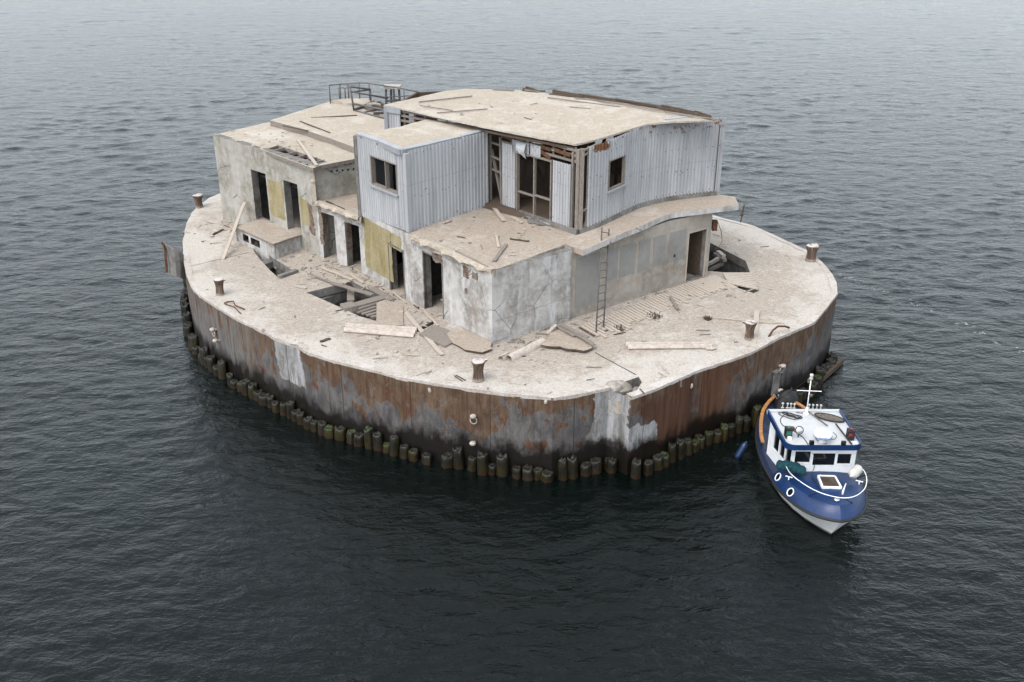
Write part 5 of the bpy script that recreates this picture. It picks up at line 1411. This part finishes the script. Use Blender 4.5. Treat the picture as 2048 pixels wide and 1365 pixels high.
# raised fore part: sloping navy topsides and foredeck
SF=2.75
FT=[(0,0),(.04,.14),(.1,.29),(.25,.53),(.5,.77),(.9,1.0),(1.5,1.21),(2.2,1.35),(SF,1.39)]
def top_pt(s,side):
    b=interp(FT,s); return bp(.28+s*(SF-.28)/SF,side*max(0,b-.17*min(1,s*2.5)),interp(RZ,s)+.34)
ss=[0,.04,.1,.25,.5,.9,1.5,2.2,SF]
mb=MB()
for sd in (-1,1):
    rows=[]
    for s in ss:
        a=bp(s,sd*interp(ST,s),interp(RZ,s)-.02); t=top_pt(s,sd); bl=min(1,s*8); m1=a.lerp(t,.35)+Vector((sd*.03*bl,-.02,0)); m2=a.lerp(t,.75)+Vector((sd*.03*bl,-.02,0.01)); rows.append([a,m1,m2,t])
    grid(mb,rows)
    # aft end of the raised part
    a=bp(SF,sd*interp(ST,SF),interp(RZ,SF)-.02); t=top_pt(SF,sd); mb.poly([a,t,Vector((t.x-sd*.45,t.y+.25,t.z)),Vector((t.x-sd*.45,t.y+.25,.5)),Vector((a.x,a.y,.5))])
mb.build('topside',M['navy'],boat,True)
mb=MB(); rows=[]
for s in ss:
    l=top_pt(s,-1); r=top_pt(s,1); rows.append([l.lerp(r,f)+Vector((0,0,.09*math.sin(math.pi*f)*min(1,s+.2))) for f in (0,.12,.3,.5,.7,.88,1)])
rows.append([q+Vector((0,.35,.02)) for q in rows[-1]])
grid(mb,rows); mb.build('foredeck',M['navy'],boat,True)
# side decks and cockpit
mb=MB(); SA=[2.6,3.2,4.3,5.2,6.0,6.7,7.2,7.55,7.8]
for sd in (-1,1):
    rows=[]
    for s in SA: b=interp(ST,s); z=interp(RZ,s); rows.append([bp(s,sd*b,z),bp(s,sd*max(.02,b-.1),z+.1),bp(s-.0,sd*max(.02,b-.14),z+.1),bp(s,sd*max(.01,b-.5),z+.03 if s<4.9 else z-.1)])
    grid(mb,rows)
mb.build('side_deck',M['navy_dark'],boat)
mb=MB(); rows=[[bp(s,-max(.02,interp(ST,s)-.2),.3),bp(s,max(.02,interp(ST,s)-.2),.3)] for s in (4.2,5,6,6.7,7.2,7.7)]; grid(mb,rows)
for sd in (-1,1): grid(mb,[[bp(s,sd*max(.02,interp(ST,s)-.22),.3),bp(s,sd*max(.02,interp(ST,s)-.16),interp(RZ,s)+.1)] for s in (4.2,5,6,6.7,7.2,7.7)])
mb.build('cockpit',M['tarp'],boat)
for sd in (-1,1):
    pts=[(s,sd*max(.0,interp(ST,s)-.12)) for s in (4.6,5.0,5.6,6.2,6.7,7.1,7.4,7.65,7.8)]
    cp=smooth_path([bp(s,b,interp(RZ,s)+.28) for s,b in pts],4); mb=MB(); prev=None
    for k,q in enumerate(cp):
        d=(cp[min(k+1,len(cp)-1)]-cp[max(k-1,0)]).normalized(); x=Vector((d.y,-d.x,0))*.06; y=Vector((0,0,.025)); idx=mb.V(q-x-y,q+x-y,q+x+y,q-x+y)
        if prev is not None:
            for j in range(4): mb.F((prev+j,prev+(j+1)%4,idx+(j+1)%4,idx+j))
        else: mb.F((idx,idx+1,idx+2,idx+3))
        prev=idx
    mb.F((prev,prev+1,prev+2,prev+3)); mb.build('cap_rail',M['varnish'],boat)
    mb=MB(); grid(mb,[[bp(s,b*1.0+sd*.03,interp(RZ,s)+.05),bp(s,b,interp(RZ,s)+.26)] for s,b in pts]); mb.build('bulwark',M['navy_dark'],boat)
# wheelhouse
WZ0,WZ1=.75,2.14
fl,fr=Vector((8.83,BY+2.45,0)),Vector((10.83,BY+2.43,0)); rl_,rr=Vector((8.47,BY+4.2,0)),Vector((10.7,BY+4.2,0)); wc=Vector((9.8,BY+3.5,0))
def wop(p0,p1,tl,br):
    u0,z1=on_wall(p0,p1,*tl); u1,z0=on_wall(p0,p1,*br); return (min(u0,u1),max(u0,u1),z0,z1)
fo=[(o_[0],o_[1],o_[2]-.06,o_[3]) for o_ in [wop(fl,fr,(1590,899),(1621,921)),wop(fl,fr,(1627,903),(1671,927)),wop(fl,fr,(1677,904),(1704,924))]]
so_=[(.1,.5,1.2,2.02),(.55,.92,1.2,2.02),(.97,1.4,1.2,2.02)]
mb=MB(); wall(mb,fl,fr,WZ0,WZ1,.05,wc,fo); wall(mb,fl,rl_,WZ0-.1,WZ1,.05,wc,so_); wall(mb,fr,rr,WZ0-.1,WZ1,.05,wc,so_)
wall(mb,rl_,rr,.35,WZ1,.05,wc,[(.6,1.4,.4,2.0)])
wh=mb.build('wheelhouse',M['white_paint'],boat)
def pane(p0,p1,o,inner,fr_=True):
    p0=Vector((p0.x,p0.y,0)); e=(Vector((p1.x,p1.y,0))-p0).normalized(); n=Vector((-e.y,e.x,0)); n=n if n.dot(inner-p0)>0 else -n
    a,b,c,d=o; w=.02
    mb=MB()
    for u0,u1,z0,z1 in ((a-w,a+w,c-w,d+w),(b-w,b+w,c-w,d+w),(a+w,b-w,d-w,d+w),(a+w,b-w,c-w,c+w)):
        bq=[p0+e*u0-n*.018,p0+e*u1-n*.018,p0+e*u1+n*.02,p0+e*u0+n*.02]; mb.hexa([q+Vector((0,0,z0)) for q in bq],[q+Vector((0,0,z1)) for q in bq])
    f=mb.build('window',M['white_paint'],boat)
    mb=MB(); bq=[p0+e*a+n*.022,p0+e*b+n*.022,p0+e*b+n*.03,p0+e*a+n*.03]; mb.hexa([q+Vector((0,0,c)) for q in bq],[q+Vector((0,0,d)) for q in bq]); mb.build('pane',M['glass'],f)
for o in fo: pane(fl,fr,o,wc)
for o in so_: pane(fl,rl_,o,wc); pane(fr,rr,o,wc)
mb=MB(); mb.box((9.8,BY+3.0,.98),(1.8,.5,.35)); mb.tube([Vector((9.3+.16*math.cos(t),BY+3.32,1.3+.16*math.sin(t))) for t in [k*math.pi/6 for k in range(12)]],.018,6,0,True); mb.build('helm',M['black'],boat)
mb=MB(); mb.box((9.3,BY+3.9,.9),(.45,.42,.5)); mb.box((9.3,BY+4.12,1.35),(.45,.1,.6)); mb.build('seat',M['white_vinyl'],boat)
mb=MB(); mb.quad(bp(2.5,-.9,.36),bp(2.5,1.05,.36),bp(4.6,1.0,.36),bp(4.6,-.95,.36)); mb.build('cabin_floor',M['black'],boat)
# roof with blue edge
def rrect(x0,x1,y0,y1,r,z,dx=0):
    o=[]
    for cx,cy,a0 in ((x1-r,y0+r,-90),):
        pass
    pts=[(x0,y1)]
    for k in range(6): a=math.radians(180+90*k/5); pts.append((x0+r+r*math.cos(a),y0+r+r*math.sin(a)))
    for k in range(6): a=math.radians(270+90*k/5); pts.append((x1-r+r*math.cos(a),y0+r+r*math.sin(a)))
    pts.append((x1,y1)); return [Vector((x+dx*(y-y0)/(y1-y0),y,z)) for x,y in pts]
ro=rrect(8.44,10.9,BY+2.1,BY+4.5,.28,2.2,-.05); rz=Vector((0,0,.12))
mb=MB(); n=len(ro); c_=sum(ro,Vector())/n
inn=[c_+(q-c_)*.955 for q in ro]
for k in range(n):
    a,b=ro[k-1],ro[k]; ai,bi=inn[k-1],inn[k]
    if k==0: continue
    mb.quad(a-rz*.6,b-rz*.6,b+rz,a+rz); mb.quad(a+rz,b+rz,bi+rz,ai+rz); mb.quad(a-rz*.6,b-rz*.6,bi-rz*.6,ai-rz*.6); mb.quad(ai+rz,bi+rz,bi-Vector((0,0,.02)),ai-Vector((0,0,.02)))
rim=mb.build('roof_rim',M['navy'],boat)
mb=MB(); pl=[q+Vector((0,0,.05)) for q in inn]; mb.poly(pl); mb.poly([q-Vector((0,0,.1)) for q in pl][::-1]); 
a,b=ro[-1],ro[0]; mb.bar(a+Vector((0,-.06,.03)),b+Vector((0,-.06,.03)),.14,.14)
roof=mb.build('cabin_roof',M['boatroof'],boat)
RZ_=2.25; R=lambda x,y,dz=0: P(x,y,RZ_)+Vector((0,0,dz))
# radar
mb=MB(); c=R(1645,881); mb.lathe([(.12,0),(.1,.02),(.055,.06),(.055,.2)],c,12); rad=mb.build('radar',M['white_paint'],roof,True)
mb=MB(); mb.lathe([(.24,.2),(.29,.215),(.29,.3),(.27,.36),(.2,.4),(.05,.41)],c,24); mb.build('radar_dome',M['white_paint'],roof,True)
mb=MB(); mb.lathe([(.285,.225),(.296,.23),(.296,.247),(.285,.25)],c,24)
for k in range(7): 
    a=-2.25+k*.13; mb.box(c+Vector((.292*math.cos(a),.292*math.sin(a),.285)),(.02,.022,.026),a)
mb.build('radar_band',M['blueband'],roof,True)
def cable(pts,r=.013,name='cable',mat='cable'):
    mb=MB(); mb.tube(smooth_path(pts,5),r,5); return mb.build(name,M[mat],roof,True)
cable([R(1640,858,.01),R(1632,862,.01),R(1631,872,.01),R(1640,882,.01),R(1655,886,.01)],.01,mat='mat_grey'); cable([R(1668,862,.01),R(1675,870,.01),R(1668,877,.01),R(1655,872,.01)],.01,mat='mat_grey')
# coil of hose
mb=MB(); pts=[]
for k in range(60):
    t=k/59*2*math.pi*4; rr=1-.25*math.sin(t*.37); q=R(1582,829); pts.append(q+Vector((.3*rr*math.cos(t)*.75+.12*math.sin(t*.3)+.12*math.sin(t),-.2*rr*math.sin(t)-.14*math.cos(t)*.6,.02+.012*(k%3))))
mb.tube(pts,.014,5); mb.build('cable_coil',M['cable'],roof,True)
cable([R(1568,826,.01),R(1560,836,.01),R(1563,846,.01),R(1571,852,.02)]); cable([R(1592,822,.01),R(1604,823,.01),R(1610,822,.01)])
cable([R(1585,858,.02),R(1597,866,.01),R(1606,872,.01),R(1612,880,.01),R(1617,888,.02)])
# lamp boxes and lights
def lampbox(px,py,mat):
    q=R(px,py); mb=MB(); mb.box(q+Vector((0,0,.17)),(.2,.24,.34)); o=mb.build('sidelight',M['black'],roof); mb=MB(); mb.box(q+Vector((-.02,-.1,.22)),(.16,.1,.12)); mb.lathe([(.06,.34),(.06,.37),(.02,.38)],q,8); mb.build('lens',M[mat],o)
lampbox(1575,871,'green_lamp'); lampbox(1702,875,'red_lamp')
for px,py in ((1578,876),(1712,888)): mb=MB(); mb.box(R(px,py)+Vector((0,0,.05)),(.12,.14,.1)); mb.build('stand_foot',M['white_paint'],roof)
q=R(1596,872); mb=MB(); mb.tube([q,q+Vector((0,0,.16))],.02,6); sl_=mb.build('searchlight',M['black'],roof)
Mx=Vector((0,-1,.35)).to_track_quat('Z','Y').to_matrix(); mb=MB(); mb.lathe([(.06,-.1),(.12,-.02),(.14,.05),(.12,.06)],q+Vector((0,0,.27)),16,0,Mx); mb.build('lamp_case',M['black'],sl_,True)
mb=MB(); mb.lathe([(.118,.062),(.1,.075),(.02,.08)],q+Vector((0,0,.27)),16,0,Mx); mb.build('lens',M['chrome'],sl_,True)
mb=MB(); lump(mb,R(1585,858)+Vector((0,0,.08)),.07,2,1); mb.build('horn',M['rust'],roof)
for px,py in ((1622,888),(1687,889)):
    q=R(px,py)+Vector((0,-.06,.13)); mb=MB(); mb.box(q,(.14,.08,.14)); o=mb.build('floodlight',M['black'],roof); mb=MB(); mb.box(q+Vector((0,-.045,.0)),(.11,.012,.11)); mb.build('lens',M['glass'],o)
# poles lying on the roof
for a,b,r in (((1617,822),(1656,851),.022),((1673,847),(1705,888),.026)): mb=MB(); mb.tube([R(*a,.05),R(*b,.05)],r,6); mb.build('pole',M['mat_grey'] if r<.025 else M['black'],roof)
mb=MB(); c=R(1660,834)
pts=[c+Vector((.42*math.cos(t)+.1*math.sin(t),-.27*math.sin(t)-.12*math.cos(t),.05)) for t in [k*2*math.pi/28 for k in range(28)]]
mb.tube(pts,.024,5,0,True); nt_=mb.build('landing_net',M['black'],roof,True)
mb=MB(); base=mb.V(c+Vector((0,0,.02)))
for q in pts: mb.v.append(c+(q-c)*.96)
for k in range(28): mb.F((0,1+k,1+(k+1)%28))
mb.build('mesh',M['mat_grey'],nt_)
# mast
q=R(1613,824); zt=HT(q,748); mb=MB(); mb.lathe([(.1,0),(.1,.03),(.05,.06),(.04,.25)],q,10); mb.tube([q,Vector((q.x,q.y,zt))],.021,8); mast=mb.build('mast',M['white_paint'],roof,True)
zc_=HT(q,777); mb=MB(); mb.tube([Vector((q.x-.42,q.y,zc_+.02)),Vector((q.x+.4,q.y,zc_-.02))],.014,6); mb.build('crossbar',M['white_paint'],mast)
mb=MB(); mb.lathe([(.05,-.1),(.075,-.06),(.045,0),(.06,.04),(.06,.09),(.02,.1)],Vector((q.x,q.y,zt)),12); mb.build('masthead_light',M['white_vinyl'],mast,True)
mb=MB(); mb.tube([Vector((q.x-.05,q.y,zt-.06)),Vector((q.x-.9,q.y+1.2,1.9))],.008,4); mb.tube([Vector((q.x+.03,q.y,zt-.06)),Vector((q.x+.6,q.y+1.5,1.5))],.008,4); mb.build('stay',M['cable'],mast)
mb=MB(); mb.tube([q+Vector((.03,.03,0)),Vector((q.x+.01,q.y+.01,zc_))],.014,5); mb.build('halyard',M['mat_grey'],mast)
mb=MB(); mb.box(Vector((q.x-.07,q.y,zc_+.38)),(.07,.05,.14)); mb.lathe([(.07,0),(.07,.06)],Vector((q.x+.06,q.y,zc_-.2)),8); mb.build('deck_light',M['mat_grey'],mast)
for k,px in enumerate((1566,1576,1583,1590,1620,1628,1636,1644)):
    qq=P(px,815+(px-1566)*.05,2.24)+Vector((0,.12,0)); mb=MB(); mb.lathe([(.018,0),(.018,.12),(.04,.15),(.04,.18)],qq,8); mb.bar(qq+Vector((-.05,0,.0)),qq+Vector((.05,0,.0)),.04,.03); mb.build('rod_holder',M['white_vinyl'],roof)
# foredeck fittings
Fz=1.22; Fq=lambda x,y,dz=0: P(x,y,Fz)+Vector((0,0,dz))
hq=[Fq(1637,954),Fq(1671,955),Fq(1684,978),Fq(1646,977)]
hz_=Vector((0,0,.075)); mb=MB()
for k in range(4): mb.bar(hq[k-1]+hz_*.5,hq[k]+hz_*.5,.055,.09)
hh=mb.build('hatch',M['white_paint'],boat); mb=MB(); mb.poly([q+hz_*.8 for q in hq]); mb.poly([q+hz_*.2 for q in hq][::-1]); mb.build('hatch_lid',M['smoke_acrylic'],hh)
def topside_pt(px,py):
    """point of the starboard topside seen at this pixel"""
    best=None
    for i in range(80):
        s=SF*i/79
        for j in range(21):
            f=j/20; q=bp(s,-interp(ST,s),interp(RZ,s)-.02).lerp(top_pt(s,-1),f); x,y=proj(q); dd=(x-px)**2+(y-py)**2
            if best is None or dd<best[0]: best=(dd,q,s)
    q,s=best[1],best[2]; a=bp(s,-interp(ST,s),interp(RZ,s)-.02); t=top_pt(s,-1); a2=bp(s+.1,-interp(ST,s+.1),interp(RZ,s+.1)-.02)
    n=(t-a).cross(a2-a).normalized(); n=n if n.x<0 else -n
    return q,n
for px,py in ((1558,954),(1583,985)):
    q,n=topside_pt(px,py); Mx=n.to_track_quat('Z','Y').to_matrix(); mb=MB()
    pts=[q+n*.05+Mx@Vector((.13*math.cos(t),.13*math.sin(t),0)) for t in [k*2*math.pi/20 for k in range(20)]]; mb.tube(pts,.02,6,0,True); o=mb.build('porthole',M['white_paint'],boat,True)
    mb=MB(); mb.lathe([(.125,-.02),(.125,.048),(.02,.05)],q,18,0,Mx); mb.build('pane',M['glass'],o)
for px,py in ((1577,957),(1721,966),(1588,972)):
    q=Fq(px,py) if px!=1588 else Fq(1589,973,-.02); 
    if px==1588: continue
    mb=MB(); mb.bar(q+Vector((0,0,-.03)),q+Vector((0,0,.07)),.035,.035); mb.bar(q+Vector((-.1,.05,.08)),q+Vector((.1,-.05,.08)),.025,.025); mb.build('cleat',M['white_paint'],boat)
q=Fq(1675,1004,-.04); mb=MB(); mb.lathe([(.09,-.1),(.07,.03),(.05,.1),(.09,.13),(.06,.16)],q,10); mb.bar(q+Vector((-.16,.02,.05)),q+Vector((.16,-.02,.05)),.05,.05); mb.bar(q+Vector((.02,-.05,0)),q+Vector((.1,-.3,-.05)),.07,.05); mb.build('windlass',M['chrome'],boat)
q=Fq(1687,990); mb=MB(); mb.tube([q+Vector((0,0,-.05)),q+Vector((0,0,.12)),q+Vector((.05,0,.42))],[.02,.035,.014],8); mb.build('fairlead_post',M['white_paint'],boat)
# bow rail
rp2=[(1569,926,1.35),(1580,945,1.62),(1600,962,1.7),(1630,980,1.72),(1660,991,1.72),(1690,996,1.72),(1714,992,1.72),(1732,978,1.72),(1737,962,1.72),(1735,948,1.68),(1729,938,1.6),(1722,941,1.4)]
rpts=smooth_path([P(x,y,z) for x,y,z in rp2],5)
mb=MB(); mb.tube(rpts,.015,6); br=mb.build('bow_rail',M['white_paint'],boat,True)
for px,py,s,sd in ((1600,962,1.65,-1),(1640,984,.75,-1),(1690,996,.25,1),(1730,980,.95,1),(1735,950,2.1,1)):
    z=1.71; t=P(px,py,z); b=top_pt(s,sd); mb=MB(); mb.tube([b,t],.014,5); mb.lathe([(.04,-.01),(.03,.03)],b,8); mb.build('stanchion',M['navy_dark'],br)
mb=MB(); pts=[P(1614,881,2.2)+Vector((0,-.02,0)),fl+(fr-fl).normalized()*.66+Vector((0,-.03,1.7)),fl+(fr-fl).normalized()*.7+Vector((0,-.04,1.3)),Fq(1623,950,.02),Fq(1632,966,.03),Fq(1645,984,.02),Fq(1668,1000,.02)]; mb.tube(smooth_path(pts,5),.01,5); mb.build('cable',M['cable'],boat,True)
# things carried by the boat
def fender(a,b,r,mat,lab,n_='fender'):
    a,b=Vector(a),Vector(b); d=(b-a); L=d.length; Mx=d.normalized().to_track_quat('Z','Y').to_matrix(); mb=MB()
    mb.lathe([(.03,-.08),(.045,-.03),(r*.6,0),(r*.95,.07),(r,.14),(r,L-.14),(r*.95,L-.07),(r*.6,L),(.045,L+.03),(.03,L+.08)],a,16,0,Mx)
    return solo(mb,n_,M[mat],lab,'fender',None,True)
fender(P(1706,950,1.42),P(1722,934,1.5),.17,'white_vinyl','white cylindrical fender hanging on the bow rail of the boat')
fender((8.02,BY+5.3,.5),(7.72,BY+5.2,-.06),.12,'blue_fender','blue fender hanging between the boat and the platform')
mb=MB(); c=P(1580,934,1.3)
for k in range(5): lump(mb,c+Vector((-.26+.13*k,.05-.07*k+.03*(k%2),.07+.03*math.sin(k))),.2,k+3,.75)
mb.tube([c+Vector((-.35,-.08,.04)),c+Vector((-.15,-.2,.06)),c+Vector((.1,-.26,.05)),c+Vector((.3,-.3,.03))],.02,5)
solo(mb,'net_bundle',M['netting'],'teal bundle of netting on the foredeck beside the cabin window','net',loc=c)
mb=MB(); c=P(1572,802,.85)
rows=[]; NN=22
for j in range(9):
    f=j/8; r=[]
    for k in range(NN+1):
        t=2*math.pi*k/NN; rr=(.5*(1-f**2.6)**.5+.02)*(1+.14*math.sin(5*t+f*2)*(1-f)+.16*mnoise.noise(Vector((math.cos(t)*1.5,math.sin(t)*1.5,f*2)))); r.append(c+Vector((rr*math.cos(t)*1.0,rr*math.sin(t)*.8,-.45+f*1.0)))
    rows.append(r)
grid(mb,rows); solo(mb,'covered_heap',M['tarp'],'dark cloth-covered heap on the stern of the boat','cover',None,True,c)
mb=MB(); mb.tube([P(1556,797,.95),P(1547,786,1.4)],.022,5); mb.tube([P(1557,796,.95),P(1556,786,1.35)],.022,5); solo(mb,'mooring_line',M['wood_pale'],'pale mooring line rising from the boat stern to the platform','rope')

for o in list(COL.objects):
    if o is boat or (o.parent is None and o.name.split('.')[0] in ('fender','net_bundle','covered_heap','mooring_line')): o.location=o.location+Vector((.21,.62,WLV))
EXPO=1.24
# ------------------------------------------------------------------ sea
def sea():
    rnd=np.random.RandomState(5)
    rows=[-4000,-600,-120,-30,-8,0,5]
    d=8.0
    while d<420: rows.append(d); d*=1.0031
    rows+= [520,750,1200,2200,5000,9000]
    rows=np.array(rows,dtype=float)
    u=np.linspace(-1,1,760); u=np.concatenate([[-60,-12,-4,-1.8],u,[1.8,4,12,60]])
    w=np.where(rows>0,.62*np.minimum(rows,420)+9,12)
    X=u[None,:]*w[:,None]; Y=np.repeat(rows[:,None],len(u),1)
    sp=np.gradient(rows)[:,None]*np.ones_like(X); sx=(w/380)[:,None]*np.ones_like(X)
    sp=np.maximum(np.minimum(sp,5),sx)
    Z=np.zeros_like(X); DX=np.zeros_like(X); DY=np.zeros_like(X)
    act=(np.abs(u)<=1)[None,:]&((rows>6)&(rows<430))[:,None]
    N=96
    for i in range(N):
        lam=.38*(5.5/.38)**((i+rnd.rand())/N)
        th=math.radians(-84)+rnd.normal()*.62+ (.25 if i%7==0 else 0)
        k=2*np.pi/lam; sl=WSLOPE*math.sqrt(2/N)*(1.3 if lam<1.2 else (1.0 if lam<2 else (.6 if lam<3 else .32)))
        a=sl/k; fade=np.clip((lam-3.0*sp)/(2.0*sp),0,1)
        ph=k*(X*math.cos(th)+Y*math.sin(th))+rnd.rand()*6.28
        # gently wander the crests so they are short
        ph=ph+1.3*np.sin(X*.9/lam**.5+i*1.7+Y*.23)+.9*np.sin(Y*.31-X*.17/lam**.3+i)
        Z+=a*fade*np.sin(ph); cs=a*fade*np.cos(ph)*.95; DX+=cs*math.cos(th); DY+=cs*math.sin(th)
    G=(.92+.26*np.sin(X*.11+Y*.05+1)*np.sin(Y*.083-X*.03)+.12*np.sin(X*.23-Y*.19))*np.clip((Y-4)/45,.48,1.15)
    Z*=G; X=X+DX*G*act; Y0=Y; Y=Y+DY*G*act
    Z*=act*np.clip((400-Y0)/200,0,1)
    Z+=WLV
    # sheltered water along the platform
    R,C=X.shape
    co=np.stack([X,Y,Z],-1).reshape(-1,3)
    me=bpy.data.meshes.new('sea'); me.vertices.add(R*C); me.vertices.foreach_set('co',co.astype(np.float32).ravel())
    i=np.arange(R*C).reshape(R,C); q=np.stack([i[:-1,:-1],i[:-1,1:],i[1:,1:],i[1:,:-1]],-1).reshape(-1,4)
    me.loops.add(q.size); me.loops.foreach_set('vertex_index',q.ravel().astype(np.int32)); me.polygons.add(len(q))
    me.polygons.foreach_set('loop_start',np.arange(0,q.size,4,dtype=np.int32)); me.polygons.foreach_set('use_smooth',np.ones(len(q),dtype=bool))
    me.update(calc_edges=True); me.validate()
    me.materials.append(M['water'])
    o=bpy.data.objects.new('sea_water',me); COL.objects.link(o); o['kind']='structure'
WSLOPE=.115
sea()
# ------------------------------------------------------------------ sky, sun, camera
SUN_EL,SUN_AZ=math.radians(55),math.radians(-140)
w=bpy.data.worlds.new('World'); SC.world=w; w.use_nodes=True; nt=w.node_tree
bg=nt.nodes['Background']; sky=nt.nodes.new('ShaderNodeTexSky'); sky.sky_type='NISHITA'; sky.sun_disc=False
sky.sun_elevation=SUN_EL; sky.sun_rotation=SUN_AZ; sky.air_density=1.0; sky.dust_density=3.0; sky.ozone_density=1.0
hs=nt.nodes.new('ShaderNodeHueSaturation'); hs.inputs['Saturation'].default_value=.42; hs.inputs['Hue'].default_value=.484
nt.links.new(sky.outputs[0],hs.inputs['Color']); cl=nt.nodes.new('ShaderNodeMix'); cl.data_type='RGBA'; cl.inputs[0].default_value=.24; cl.inputs[7].default_value=(6.0,6.6,7.1,1); nt.links.new(hs.outputs[0],cl.inputs[6]); nt.links.new(cl.outputs[2],bg.inputs['Color']); bg.inputs['Strength'].default_value=.15
sd=bpy.data.lights.new('sun','SUN'); sd.energy=.6; sd.angle=math.radians(35); sd.color=(1,.965,.92)
so=bpy.data.objects.new('sun',sd); COL.objects.link(so)
sv=Vector((math.sin(SUN_AZ)*math.cos(SUN_EL),math.cos(SUN_AZ)*math.cos(SUN_EL),math.sin(SUN_EL)))
so.rotation_euler=sv.to_track_quat('Z','Y').to_euler(); so.location=(-30,20,60)
cd=bpy.data.cameras.new('camera'); cd.sensor_width=36; cd.lens=FPX/2048*36; cd.clip_end=20000; cd.clip_start=.5
co=bpy.data.objects.new('camera',cd); COL.objects.link(co); co.location=CAM; co.rotation_euler=(math.pi/2-PITCH,0,0); SC.camera=co
SC.view_settings.view_transform='Standard'; SC.view_settings.look='None'; SC.view_settings.exposure=EXPO; SC.view_settings.gamma=1
SC.cycles.max_bounces=8; SC.cycles.use_denoising=True
